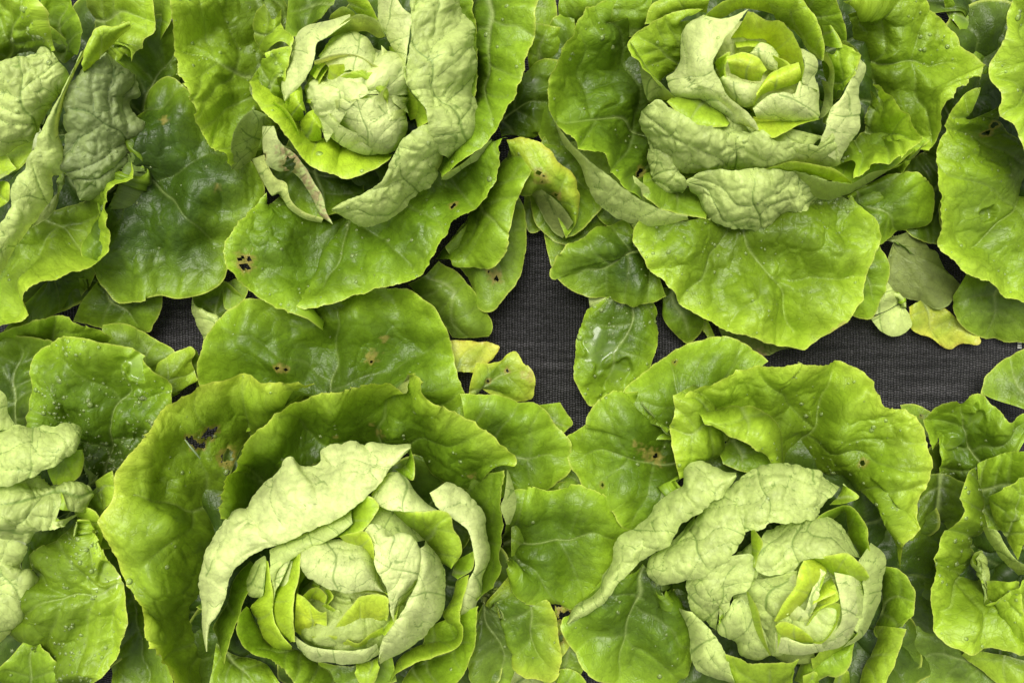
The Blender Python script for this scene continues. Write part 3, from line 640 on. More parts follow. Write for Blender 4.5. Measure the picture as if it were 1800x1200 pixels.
leaf('B','lt','U',"1534,158,6 1528,200,5.4 1520,232,5.2 1490,258,5.8 1468,294,7|1560,200,5.6 1562,240,5.2 1545,270,5.4 1500,298,6.8|1539,142,7.2 1567,173,7.4 1593,200,7.4 1613,223,7.5 1626,247,7.6 1613,267 1583,290 1533,303,7.6 1497,321,7.8",bl=1.0,lump=1,drops=1,mid=((1520,230),(1620,250)))
leaf('B','lt','U',"1478,30,5.2 1495,75,4.6 1515,130,3.8 1530,190,3.6 1545,260,3.6 1570,320,3.6|1530,10,5.4 1580,50,5.4 1610,110,5 1610,180,4.2 1600,250,3.8 1578,318,3.8|1478,5,5.4 1540,-10,5.6 1600,-5 1643,27 1680,53 1693,87 1717,123,5.6 1714,143 1690,168,5.4 1673,193 1653,227 1645,248,4.8 1630,270 1603,293,4.4 1575,322,4",bl=1.2,lump=1.2,drops=1.2,mid=((1500,110),(1700,110)))
leaf('B','wht','B',"1510,101,8.6 1524,122,8.2 1511,160 1513,187,7.8 1508,213 1503,233 1488,254 1472,286,7.4|1503,128,9.8 1490,150 1477,174,10 1463,188,10.2 1453,213,10.2 1445,240,10 1436,262,9.4",b=0.5,bl=0.9,lump=0.5,ruf=0.2,drops=0.8)
leaf('B','lt','U',"1447,85,8.4 1450,125,7.8 1460,165,7.4 1470,178,7.6|1465,95,9 1470,130,8 1475,160,8|1475,78,8.8 1482,120,8.8 1483,160,8|1500,84,9.4 1513,100,9.4 1503,130,9.2 1485,162,8.4",bl=0.8,lump=1.2,drops=1,step=1.8)
leaf('B','md','U',"1447,45,8 1450,80,8|1460,45,8.8 1470,60,8.8 1480,85,8.6",b=0.4,bl=1,drops=2,step=1.8)
leaf('B','md','U',"1405,-20,6.4 1425,20,6.4 1450,60,6.4 1484,82,6.6|1465,-20,7.4 1477,20,7.4 1487,58,7.4 1485,82,6.9",bl=0.6,b=-0.2,drops=0.3)
leaf('B','lt','U',"1367,33,9.2 1397,57,9 1412,78,9 1427,94,9 1443,106,8.8|1340,-20,9 1400,-10,9.6 1428,20,9.8 1440,50,9.8 1448,80,9.5 1446,107,8.9",b=0.2,bl=0.4,lump=0.6,drops=0.2,mid=((1440,110),(1380,0)))
leaf('B','lt','U',"1234,40,9.2 1267,31,9 1300,16,8.8 1350,20,8.8 1400,40,8.6|1233,36,9.8 1257,10,10 1285,-2,10 1330,-8,9.8 1400,-8,9.6",b=0.2,bl=0.5,lump=0.5,drops=0.3)
leaf('B','wht','B',"1240,38,9 1207,58,8.6 1196,87,8.5 1187,110,8.5 1167,130,8.5 1170,150,8.6 1187,172,8.7 1227,177,9 1260,193,9 1283,218,9.2 1307,220,9.2 1334,231,9.4|1262,38,10.6 1240,65,10.6 1225,95,10.8 1215,125,10.9 1222,150,10.9 1248,165,10.9 1285,190,10.8 1330,230,10|1314,21,11.2 1290,57,11.4 1272,78,11.6 1252,110,11.9 1265,140,11.9 1279,170,11.6 1303,188,11.2 1323,207,10.8 1335,230,10.2",bl=0.5,lump=0.8,ruf=0.25,drops=0.4,mid=((1170,150),(1260,110)))
leaf('B','hrt','U',"1283,72,10.6 1320,72,10.6 1343,75,10.4 1357,95,10.2 1380,108,10.4 1397,124,10.6 1408,142,10.8|1313,20,11.8 1347,33,12 1373,36,12 1390,53,12 1407,83,12 1414,117,11.8 1410,142,11.2",b=0.1,bl=0.5,lump=1.1,drops=0.1,ruf=0.7,step=2)
leaf('B','wht','B',"1412,86,10.4 1432,100,9.8 1436,122,9.8 1432,136 1440,160,9.8|1405,85,11.4 1413,115,11.6 1410,142,11.4 1413,150,11",b=0.2,bl=0.8,drops=0.2,step=1.8)
leaf('B','wht','B',"1437,146,9.6 1442,165,9.2 1441,190,9.2 1437,209,9.4 1400,214,9.4 1360,212,9.5 1330,208,9.8|1405,143,11 1395,165,11.4 1370,165,11.6 1345,172,11.4 1324,192,10.8",b=0.6,bl=0.5,lump=0.4,drops=0.2,step=2)
leaf('B','hrt','U',"1323,206,9.8 1370,206,9.8 1407,207,9.8 1441,211,9.6|1332,230,10.3 1357,244,10.4 1380,234,10.4 1407,220,10.1 1441,213,9.7",b=-0.25,bl=0.3,lump=0.4,drops=0.1,step=1.8)
leaf('B','hrt','U',"1323,188,10.9 1340,166,11.6 1367,156,11.8 1408,142,11.5|1330,165,11.2 1350,132,11.2 1370,122,11 1390,118,11 1404,113,11.2",b=0.4,bl=0.4,lump=0.8,drops=0.1,step=1.8)
leaf('B','hrt','U',"1285,128,11.4 1310,138,11.4 1337,141,11.4|1280,112,12 1310,115,12.3 1342,128,11.8|1277,100,11.6 1305,92,11.8 1330,103,11.8 1347,125,11.4",bl=0.3,lump=0.8,drops=0.1,step=1.7)
leaf('B','wht','B',"1262,140,10 1280,170 1305,188 1330,185,10|1275,132,10.4 1300,142,10.8 1320,148,10.8 1337,150,10.4",b=0.4,bl=0.4,lump=0.5,drops=0,step=1.8)
leaf('B','wht','B',"1317,98,10.6 1330,110 1350,122,10.6 1367,126,10.4|1320,92,10.8 1336,76,11 1355,82,10.8 1368,96,10.4",b=0.3,bl=0.2,lump=0.5,drops=0,step=1.7)
leaf('B','wht','B',"1290,95,9.2 1310,100 1330,100|1305,82,10.2 1320,80,10.4 1338,76,10.2",b=0.2,bl=0.3,drops=0,step=1.8)
leaf('B','lime','U',"1256,112,10.3 1265,130 1274,145,10.2|1262,103,10.7 1282,93,10.7 1275,118,10.6 1276,144,10.3",b=0.2,bl=0.3,drops=0,step=1.7)
leaf('B','lime','U',"1443,140,8.2 1447,170 1440,210,8|1455,145,8.6 1463,180,8.6 1450,205,8.4",bl=0.4,drops=0.3,step=1.8)
leaf('B','wht','B',"1225,130,8.6 1230,165,8.6 1260,195,8.8 1300,212,9|1250,130,10 1258,160,10.2 1285,188,10.2 1318,212,9.8",b=0.4,bl=0.5,drops=0.1)
leaf('B','hrt','U',"1290,72,9.8 1320,66,9.8 1350,72,9.8 1375,95,9.8|1295,85,10.8 1318,82,10.8 1345,88,10.8 1362,108,10.6",b=0.2,bl=0.4,drops=0,step=1.9)
leaf('B','hrt','U',"1345,105,10 1360,125,10 1350,150,10|1360,98,11 1385,110,11.2 1392,130,11 1370,145,10.6",b=0.3,bl=0.4,drops=0,step=1.9)
leaf('B','lime','U',"1440,100,8.6 1455,130,8.2 1450,180,8 1445,215,8|1452,95,9.2 1466,130,9 1464,180,8.8 1452,220,8.6",bl=0.6,drops=0.4,step=2)
leaf('B','lt','U',"1465,80,8.4 1490,110,8 1480,150,7.8|1485,70,9.2 1512,90,9.2 1508,125,8.8 1490,155,8.2",bl=0.9,lump=1.2,drops=0.6,step=2)
# low leaves of B
leaf('B','lt','U',"1235,382,4.2 1290,378,3.6 1380,372,3.8 1470,340,4.4|1176,392,4.6 1215,460,3.8 1320,490,3.2 1430,440,3.8 1490,352,4.5|1118,392,4.6 1106,420,4.6 1122,451 1139,479,4.4 1167,507 1194,534,4.2 1222,557 1261,579,4 1303,593 1344,604,3.8 1389,611 1408,614,3.8 1433,597,3.8 1456,578 1478,561 1494,542,4 1508,522 1517,478,4.3 1529,433 1531,408,4.4 1522,383 1505,356,4.6 1494,344",bl=1.0,lump=1.3,drops=1.6,ruf=0.6,mid=((1285,375),(1410,600)),brown=((1464,575,9),(1451,583,7)))
leaf('B','dk','U',"1125,420,3.2 1150,470,2.8|1100,391,3.2 1053,405,3.2 1019,430,3 997,447 972,472,2.6 969,480,2.4 983,485,2.4 997,501 1019,513 1056,522,2.4 1094,527 1131,524 1167,515,2.6",b=0.7,bl=0.9,lump=1,drops=0.6,mid=((1150,430),(1000,490)))
leaf('B','pale','B',"1034,521,2 1060,515,2.3 1100,515,2.3 1140,524,2.2|1037,540,1.6 1053,554,1.5 1081,560,1.5 1111,557,1.6 1131,541,1.7 1141,526,1.9",b=0.3,bl=0.6,lump=0.3,drops=1.5,step=1.8)
leaf('B','md','U',"1070,520,2 1110,515,2|1036,545,1.8 1022,579,1.7 1014,618,1.6 1012,655 1017,682 1030,707,1.3 1041,712,1.2 1083,697,1.2 1117,673 1140,643,1.4 1155,600,1.6 1159,570,1.8 1155,545,2 1135,522,2.1",b=0.35,bl=0.5,lump=0.6,drops=2.2,mid=((1110,520),(1050,700)),wet=((1055,610,30),(1085,655,20),(1040,680,16),(1095,635,10)))
leaf('B','dk','U',"1160,505,1.8 1200,510,1.8|1164,525,1.5 1170,560 1190,590,1.2 1211,607,1.1 1231,590,1.2 1236,565 1225,530,1.6",b=0.6,bl=0.4,drops=0.3)
leaf('B','dull','U',"1050,380,1.6 1000,385,1.6|1060,450,1.4 1010,465,1.2 975,475,1 962,440,1 955,405,1.2 965,385,1.4",bl=0.4,drops=0.2)
leaf('B','dull','B',"1262,575,1.2 1330,560,1.2 1410,585,1.2|1270,592,0.9 1300,606,0.8 1330,628,0.7 1350,626 1378,613 1411,612,0.9",b=0.2,bl=0.3,drops=0.1,brown=((1335,624,13),(1300,606,7)),label='thin dull leaf end lying flat, browning at the tip')
leaf('B','yel','U',"1228,565,1 1244,562,1|1236,578,0.9 1247,598,0.8 1256,590,0.9",bl=0.2,drops=0,step=1.8)
leaf('B','md','U',"1490,345,3.8 1500,380,3.4|1530,320,3.8 1564,314,3.8 1600,318,3.6 1628,333,3.2 1631,369,3 1628,392,2.8 1600,405,2.8 1561,420,2.8 1530,432,3",b=0.5,bl=0.5,lump=1,drops=0.3,mid=((1520,340),(1600,400)))
leaf('B','dull','B',"1547,425,2 1575,410,2.2|1603,405,2 1619,416,1.9 1633,438 1650,447 1664,478,1.7 1689,500,1.6 1676,520,1.4 1650,540,1.3 1628,534 1594,526,1.4 1572,518,1.5 1552,494,1.7",b=0.4,bl=0.35,lump=0.5,drops=0.3,veins=0.5)
leaf('B','md','U',"1500,430,3 1510,420,3|1548,432,2.8 1556,467,2.6 1551,500,2.3 1540,539,1.8 1522,557,1.5 1495,549,1.5 1490,500,2.2",b=0.4,bl=0.5,drops=0.4)
leaf('B','pale','B',"1553,490,2 1545,520 1528,556,1.5|1578,519,1.8 1592,532,1.6|1603,555,1.3 1600,576,1.2 1569,589,1.1 1544,579,1.1 1528,558,1.3",bl=0.5,drops=0.4,step=1.9)
leaf('B','yel','U',"1650,530,1.2 1620,528,1.2 1597,540,1.1|1708,583,0.8 1712,602,0.7 1690,602,0.7 1672,613,0.6 1655,608,0.6 1638,594,0.7 1605,580,0.8 1600,560,0.9",b=0.25,bl=0.5,lump=0.6,yellow=0.6,drops=0,label='withered yellow leaf with browned ragged edge')
leaf('B','md','U',"1130,50,5.4 1100,62,5.2 1010,40,4.5 985,60,3.6|1150,-15,5.2 1100,-15,5 1030,-15,4.6 983,-15,3.8",b=0.4,bl=0.7,drops=0.5)
leaf('B','lt','U',"1165,33,7 1205,20,7.4 1242,25,7.8|1135,45,6 1150,12,6.6 1200,-12,7 1250,-12,7.4",b=0.3,bl=0.8,drops=0.7)

leaf('B','pale','B',"1240,200,8.8 1290,212,8.8 1350,222,8.8|1240,240,8.4 1300,252,8.4 1400,262,8.2 1450,240,8.2",b=0.2,bl=0.8,drops=0.2)
leaf('B','md','U',"1450,275,5 1540,235,4.6|1462,332,4.6 1500,322,4.6 1560,296,4.4 1625,250,4.4",b=0.2,bl=0.7,drops=0.3)
leaf('B','pale','B',"1150,362,5 1090,345,5.2 1040,305,5.4 1000,250,5.8|1140,330,6 1090,290,6 1050,240,6",b=0.1,bl=0.7,drops=0.2)

# ============ HEAD G (right edge, top)
leaf('G','md','U',"1830,-30,3 1840,120,3|1760,60,2.2 1740,130,2|1620,-30,2.6 1660,20,2.4 1700,80,2 1715,150,1.8 1720,200,1.8 1760,260,2",bl=0.8,lump=0.8,drops=0.3,mid=((1640,10),(1800,80)),wet=((1685,50,26),(1725,70,22),(1735,110,12)))
leaf('G','lt','U',"1735,195,6.2 1762,245,5.2 1790,275,4.6 1850,320,4|1700,210,6 1695,300,5.4 1720,380,4.6 1780,440,4.2 1860,450,4|1715,163,5.8 1690,170,5.6 1670,193 1657,220,5.4 1660,232 1649,253 1640,293,5.4 1633,347 1629,385 1639,439,5 1653,461 1672,483 1703,497,4.6 1733,514 1772,531 1803,533,4.4 1870,530",bl=1.1,lump=1.1,drops=1.2,mid=((1840,290),(1690,430)),wet=((1720,383,11),(1712,376,7)),holes=((1738,222,6),(1733,235,5)))
leaf('G','lt','U',"1850,-30,8 1840,100,7.4 1850,300,7|1787,-30,8.4 1768,27 1760,60 1747,97 1733,123,8.4 1737,150 1751,173 1747,200,8.2 1767,227 1780,257 1803,284,7.6 1830,310",b=0.6,bl=1.2,lump=0.9,drops=1.6,mid=((1860,180),(1740,130)))
leaf('G','dull','U',"1700,480,2.2 1760,470,2.4 1850,470,2.4|1676,519,1.9 1678,544,1.6 1689,569,1.4 1711,586,1.2 1744,600,1.1 1797,604,1.1 1860,600,1.1",b=0.8,bl=0.35,lump=0.5,drops=0.2)

leaf('G','deep','U',"1700,20,1.6 1740,60,1.6|1600,40,1.2 1610,-30,1.2 1700,-40,1.2 1820,-30,1.4",b=0.4,bl=0.6,drops=0.1)
leaf('G','deep','U',"1700,300,1.4 1700,360,1.4|1640,260,1.2 1590,290,1.2 1560,350,1.2 1590,410,1.2 1650,430,1.2",b=0.5,bl=0.6,drops=0.1)
leaf('G','deep','U',"1850,50,1.6 1850,120,1.6|1760,0,1.4 1720,60,1.4 1720,140,1.4 1760,200,1.4",b=0.5,bl=0.6,drops=0.1)
leaf('E','deep','U',"0,40,2 0,90,2|60,-20,2 110,20,2 120,90,2 60,140,2",b=0.5,bl=0.6,drops=0.1)
leaf('C','deep','U',"700,1150,2 760,1160,2|800,1100,2 860,1120,1.8 880,1180,1.8 820,1230,1.8",b=0.5,bl=0.6,drops=0.1)

# ============ HEAD H (right edge, bottom)
leaf('H','dull','U',"1860,740,3 1800,745,3|1722,692,2.6 1733,663,2.4 1750,643 1772,627,2.2 1800,615,2.2 1860,600",b=0.6,bl=0.3,drops=0.2)
leaf('H','dull','U',"1600,760,2 1640,770,2|1580,712,1.6 1605,710,1.4 1640,725,1.6",bl=0.3,drops=0.1,holes=((1620,732,3),))
leaf('H','md','U',"1640,830,4.4 1720,850,4.4 1790,850,4.4|1650,770,4.6 1710,770,4.4 1780,790,4.8|1624,790,4.8 1622,760,5 1628,738 1639,710,5.2 1658,696 1675,696 1700,686,5.2 1725,693 1744,713 1767,732 1800,727,5.2 1860,715",bl=1.1,lump=1.4,drops=0.6,mid=((1740,870),(1690,690)),wet=((1710,730,18),(1680,772,16),(1637,790,12)))
leaf('H','lt','U',"1713,820,7 1716,850,7 1707,895,6.6 1697,957,6 1720,1000,5.4 1760,1040,5.4 1810,1060,5.4|1712,817,7.4 1683,843,7.6 1673,873 1660,913 1650,950,7.2 1643,987 1633,1020,6.8 1632,1060 1637,1100,6.4 1650,1123 1683,1137,6 1717,1140 1750,1137 1810,1150",b=0.2,bl=1.2,lump=1.1,drops=2,ruf=0.6,mid=((1740,980),(1640,1080)))
leaf('H','md','U',"1718,815,6 1720,870,5.4 1735,930,5|1760,800,6.4 1780,850,6 1810,900,5.6|1800,790,6.8 1830,850,6.4 1850,900,6",bl=0.8,lump=1,drops=0.6)
leaf('H','lt','U',"1740,870,7 1760,930,6.6 1790,985,6.4|1760,855,7.6 1800,835,8 1840,830,8",b=0.2,bl=1,drops=1,wet=((1775,905,12),))
leaf('H','lt','U',"1735,1020,6.6 1740,1070,6.6 1760,1110,6.4|1790,1020,7.4 1800,1080,7.2 1830,1130,6.8",bl=1.6,drops=3)
leaf('H','lt','B',"1725,920,6.4 1755,975,6.2 1790,1010,6.4|1750,930,7.4 1790,985,7.4 1840,1000,7.4",b=0.3,bl=1.2,drops=0.6)
leaf('H','lt','U',"1690,985,6.6 1720,960,7 1745,1000,7|1740,1050,6.2 1790,1080,6.2|1800,990,7 1860,1000,7",b=0.3,bl=1.2,lump=1.4,drops=1)
leaf('H','dk','U',"1600,840,3 1650,830,3.4 1700,850,3|1590,1000,1.8 1640,1030,2|1600,1100,1.6 1660,1130,1.6",bl=0.9,lump=1,drops=0.5)
leaf('H','dull','U',"1850,1150,2.6 1850,1230,2.4|1640,1100,2.4 1590,1100,2.2 1565,1140,2 1560,1230,2",b=0.5,bl=0.4,lump=0.8,drops=0.3,mid=((1800,1180),(1580,1150)))
leaf('H','lt','U',"1700,1140,4 1760,1150,4 1850,1170,4|1690,1150,3 1760,1200,3 1830,1240,3",bl=0.8,drops=1,b=0.3)

# ============ HEAD D
leaf('D','lt','U',"1290,800,4.6 1345,815,4.6 1395,822,4.8 1450,825,5.2 1495,840,6|1250,740,6 1310,700,6 1380,715,5.8 1450,740,5.4 1520,800,6.4 1545,880,6.8|1184,695,7 1220,677,7 1283,647 1350,635 1392,626 1402,631 1467,632,6.8 1519,657,6.8 1545,699,7 1583,710,7.2 1608,735 1621,765,7.4 1628,810,7.4 1622,845 1611,873 1612,897 1610,920,7 1590,950 1584,993,6",bl=1.1,lump=1.3,drops=1.5,ruf=0.8,yellow=0.08,mid=((1390,800),(1480,640)),holes=((1519,808,6),))
leaf('D','lt','U',"1214,681,7.2 1250,705,7.4 1290,742,7.4 1262,795,6.4 1212,815,6|1183,694,7.6 1186,725,7.6 1176,756,7.2 1186,790,6.6 1196,838,6",b=0.5,bl=1,lump=1,drops=1.4,ruf=1.2,yellow=0.06,wet=((1258,703,9),))
leaf('D','lt','U',"1215,705,7.6 1250,718,8 1300,716,8.2 1340,730,8 1364,758,7.6 1373,812,6|1240,745,8.2 1285,765,8.8 1325,780,8.2 1348,798,7.4 1360,820,6.4",b=0.9,bl=1.2,lump=0.7,drops=2.6)
leaf('D','dk','U',"1262,790,5 1300,770,5.4 1345,790,5.6|1270,815,5 1310,828,5 1360,825,5.2",bl=1,drops=0.3)
leaf('D','md','U',"1200,775,4.4 1245,740,4.6|1140,770,4 1105,735,3.8 1097,697,3.4 1127,663,3.2 1150,640,3.2 1183,617,3.4 1217,604,3.4 1267,599,3.4 1317,618,3.6 1340,640,4",b=0.7,bl=0.45,lump=0.9,drops=0.4,mid=((1230,770),(1160,640)),holes=((1186,637,4),))
leaf('D','md','U',"1200,770,4.8 1215,835,5|1170,755,5.2 1120,720,5 1097,697,4.4 1063,706,4.2 1043,727,4 1037,753,3.8 1000,763,3.8 989,777,3.8 993,793 1003,823,3.6 1027,853,3.6 1057,870,3.6 1083,880,3.6 1097,907,3.4 1110,924,3.4 1133,914,3.6 1152,887,4.2 1185,858,4.8",b=1.2,bl=0.55,lump=1,drops=0.3,mid=((1215,805),(1010,790)),holes=((1155,801,7),(1059,848,3)),brown=((1142,800,17),(1124,787,11),(1160,808,12),(1112,776,7)))
leaf('C','md','U',"885,940,4.2 885,985,4.2|893,900,4.4 907,873,4.4 950,867,4.2 1017,860,4 1050,873,3.8 1083,897,3.6 1102,925,3.4 1082,955,3.2 1070,985,3 1058,1020,2.8 1040,1050,2.8 1010,1067,2.8 967,1057,3 917,1027,3.4 893,1000,3.8",b=1.3,bl=0.55,lump=1.1,drops=0.3,mid=((888,960),(1090,940)))
leaf('D','md','U',"1128,990,4.6 1160,1020,4.6|1057,1045,3.6 1000,1093,3.2 997,1112,3 1010,1135,2.8 1025,1158,2.6 1057,1180,2.4 1083,1196,2.2 1120,1215,2 1180,1210,2.2 1199,1187,2.6 1213,1147,3 1210,1127,3.2 1196,1118 1183,1083,3.8 1170,1047,4.2",b=0.8,bl=0.6,lump=1.1,drops=0.8,mid=((1140,1000),(1080,1200)))
leaf('D','pale','B',"1294,832,8.4 1272,829,8.2 1247,816,8 1223,812,7.8 1207,824,7.6 1202,856,7.4 1177,867 1150,884,7 1147,901 1133,917,6.6 1100,933 1077,957,6.2 1070,985 1056,1008,5.8 1054,1033 1037,1050,5.2 1010,1067,5 996,1097,4.6|1294,838,8.8 1273,868,9 1243,878 1220,897,8.8 1197,914 1184,940,8.4 1173,957 1150,974,8 1137,988,7.8 1117,1000 1083,1027,7 1063,1057,6.4 1037,1073,5.8 999,1095,5",b=0.9,bl=1.2,lump=0.8,ruf=0.5,drops=0.5,mid=((1060,900),(1200,950)))
leaf('D','pale','B',"1478,854,8 1447,839,8.2 1437,829,8.2 1403,827,8 1357,821,8 1323,829,8 1293,848,8 1280,862,8.2 1285,880,8.6|1456,884,9.4 1437,907,9.8 1410,914,10 1357,916,10.2 1337,928,10.2 1307,936,10 1300,930,9.8 1292,905,9.4",b=1.0,bl=1.3,lump=0.8,ruf=0.3,drops=0.8,mid=((1340,800),(1350,920)))
leaf('D','pale','B',"1290,862,8 1262,868,7.8 1235,882,7.6 1220,910,7.2 1198,935,7 1170,963,6.8 1148,982,6.6 1137,1003,6.4|1306,935,10 1297,954,10 1277,978,9.8 1250,998,9.4 1217,1011,8.8 1177,1019,8 1160,1023,7.4 1140,1012,6.8",b=1.2,bl=1.1,lump=0.7,ruf=0.3,drops=0.6,mid=((1180,900),(1250,1000)))
leaf('D','md','U',"1225,900,7.2 1205,925,7 1180,960,6.8|1222,905,7.9 1215,925,8 1195,945,7.6 1178,965,7.2",bl=0.8,drops=0.5,step=1.8)
leaf('D','lt','U',"1457,885,9 1475,865,8.6 1480,852,8.2|1490,882,8.8 1512,873,8.4 1498,860,8.2 1482,851,8",bl=0.6,drops=0.8,step=1.8)
leaf('D','md','U',"1452,915,8.4 1478,898,8 1490,902,8 1493,935,7.6 1506,962,7.6 1517,990,7.8|1430,908,9 1457,892,9.2 1494,886,9.2 1514,907,9.2 1527,933,9.1 1529,973,8.8 1520,998,8.2",b=0.2,bl=0.7,drops=0.9,step=1.9)
leaf('D','pale','B',"1346,925,8.8 1390,908,8.8 1433,908,8.8 1470,915,8.8 1492,943,8.8 1510,980,8.8|1335,955,10.6 1375,955,11.2 1420,950,11.4 1470,955,11.2 1500,978,10.6|1327,987,10.6 1337,1004,10.8 1367,1008,11.2 1397,1001,11.4 1410,985,11.6 1432,980,11.8 1483,973,11.6 1507,982,11",bl=1.1,lump=0.8,ruf=0.3,drops=0.9,mid=((1400,900),(1400,1000)))
leaf('D','lime','U',"1432,984,11.6 1452,998,11.4 1470,1008,11.4 1500,1019,11.2 1521,1020,11|1432,981,12 1483,970,12.5 1504,983,12.4 1518,997,12 1528,1013,11.6",b=0.35,bl=0.6,lump=0.3,drops=1,step=1.8)
leaf('D','hrt','U',"1432,981,12 1453,1000,12.1 1447,1018,12.2 1430,1034,12.1 1410,1058,11.8 1385,1080,11.2 1364,1092,10.8|1412,985,12.3 1403,1007,12.6 1397,1033,12.4 1377,1060,12 1362,1090,11",b=0.5,bl=0.35,lump=0.4,drops=0.1,ruf=0.3,step=1.8)
leaf('D','pale','B',"1209,1013,7.6 1214,1060,7.2 1227,1084,7 1257,1112,7|1240,1000,9.4 1250,1035,9.6 1260,1075,8.8|1281,977,10 1323,976,10.6 1326,1013,10.6 1313,1038,10.3 1290,1051,10 1280,1080,9.4 1261,1094,8.6 1257,1111,7.6",bl=1,lump=0.8,ruf=0.3,drops=0.5,mid=((1240,1110),(1300,980)))
leaf('D','pale','B',"1322,1013,9.8 1313,1043,9.4 1327,1083,9 1343,1118,8.8 1362,1150,8.6|1345,1015,10.8 1345,1050,10.6 1355,1085,10.4 1364,1115,9.6|1400,1000,11.2 1398,1033,11.3 1374,1064,11 1364,1095,10.6 1364,1147,9",bl=0.6,lump=0.9,ruf=0.3,drops=0.3,mid=((1330,1130),(1380,1010)))
leaf('D','pale','B',"1270,1090,7.8 1268,1108,7.6 1293,1128,7.2 1303,1154,7 1330,1161,7 1354,1151,7.2|1290,1052,9 1313,1043,9.4 1328,1083,9.2 1343,1120,8.8 1354,1150,8",b=0.6,bl=0.7,lump=0.8,drops=0.2,mid=((1280,1120),(1330,1080)))
leaf('D','lime','U',"1312,1040,11 1320,1075,10.8 1329,1112,10.4 1353,1151,9.6|1315,1039,11.4 1333,1072,11.3 1343,1118,10.8 1356,1152,10",bl=0.2,lump=0.1,drops=0,step=1.6,ruf=0.2)
leaf('D','lime','U',"1320,932,11 1321,960,11 1323,997,11|1326,930,11.4 1341,953,11.6 1333,975,11.4 1327,998,11.2",bl=0.2,drops=0,step=1.6)
leaf('D','pale','B',"1193,1068,6.6 1211,1107,6.2 1212,1153,6 1233,1182,6 1295,1202,6|1217,1075,7.8 1257,1117,8 1274,1147,8 1292,1200,7.6",b=0.6,bl=1.1,lump=0.6,drops=0.3)
leaf('D','lt','U',"1292,1215,7 1330,1225,6.4 1390,1205,6.8|1272,1144,8.3 1303,1153,7.9 1320,1164,7.4 1350,1161,7.6 1382,1155,8 1404,1149,8.2 1400,1180,7.9",b=-0.2,bl=0.6,lump=0.7,drops=0.5)
leaf('D','wht','B',"1363,1148,8.4 1390,1152,8.2 1423,1148,8.2 1475,1134,8.2 1503,1112,8.4|1363,1108,9.4 1395,1125,9.6 1427,1131,9.8 1467,1110,10 1480,1095,10",b=0.4,bl=0.6,lump=0.5,drops=0.2,step=2)
leaf('D','pale','B',"1530,953,8 1551,980,7.6 1553,1017,7.4 1548,1060,7.4 1518,1112,7.4 1480,1135,7.4|1505,990,10.2 1516,1020,10.2 1516,1065,9.6 1505,1100,9",b=0.6,bl=1,lump=0.6,drops=0.3)
leaf('D','wht','B',"1514,1015,10 1515,1067,9.6 1504,1101,9.2 1472,1132,8.8|1463,1004,11.6 1474,1040,11.6 1479,1087,11 1466,1110,10.2",b=0.5,bl=0.6,lump=0.5,drops=0.2,step=2)
leaf('D','md','U',"1555,1010,6 1552,1060,5.6 1540,1110,5.6 1570,1105,6|1553,992,6.8 1578,996,7.2 1598,1017,7.2 1608,1043,7 1604,1077,6.8 1587,1101,6.6",b=0.1,bl=0.7,lump=0.6,drops=1)
leaf('D','lt','U',"1540,1098,6 1543,1128,5.8 1523,1168,5.4 1508,1215,5|1588,1098,6.8 1581,1133,6.6 1571,1173,6.2 1553,1215,6",b=0.3,bl=0.8,drops=0.8)
leaf('D','md','U',"1400,1195,5.6 1420,1155,6.4 1480,1133,7 1502,1118,7.2|1420,1205,5 1450,1182,5.6 1480,1172,6 1497,1150,6.6 1506,1120,7",b=0.4,bl=1,drops=0.6)
leaf('D','lt','U',"1412,1215,5.6 1440,1215|1410,1185,6.2 1435,1180,6.2 1440,1200",bl=1,drops=0.5,step=2)
leaf('D','lt','U',"1465,1215,5.4 1500,1215|1470,1180,6.2 1490,1178,6.2 1494,1200",bl=1,drops=0.5,step=2)
leaf('D','hrt','U',"1440,1040,10.8 1430,1060 1423,1077,10.4|1467,1026,11.4 1476,1052,11.4 1452,1067,11 1425,1078,10.7",b=0.2,bl=0.2,lump=0.4,drops=0,step=1.6)
leaf('D','hrt','U',"1444,1095,9.8 1440,1105,9.6 1434,1115,9.8|1420,1102,10.6 1434,1080,11 1455,1066,11.2 1476,1060,11.3 1479,1080,11.2 1466,1106,11 1446,1128,10.8 1430,1130,10.4",b=-0.5,bl=0.2,lump=0.3,drops=0,step=1.6)
leaf('D','hrt','U',"1375,1122,9.8 1400,1130,9.8 1432,1131,10|1362,1098,10.4 1376,1091,10.8 1405,1103,10.8 1424,1117,10.6 1433,1130,10.2",b=0.3,bl=0.3,drops=0.1,step=1.6)
leaf('D','wht','B',"1385,1085,9.6 1400,1095 1420,1100|1400,1060,10.6 1412,1070,10.8 1425,1080,10.4",b=0.2,bl=0.3,drops=0,step=1.7)
leaf('D','wht','B',"1412,1078,10.4 1420,1095,10|1440,1000,11.6 1455,1010,11.8 1440,1035,11.4",b=0.2,bl=0.5,drops=0,step=1.8)

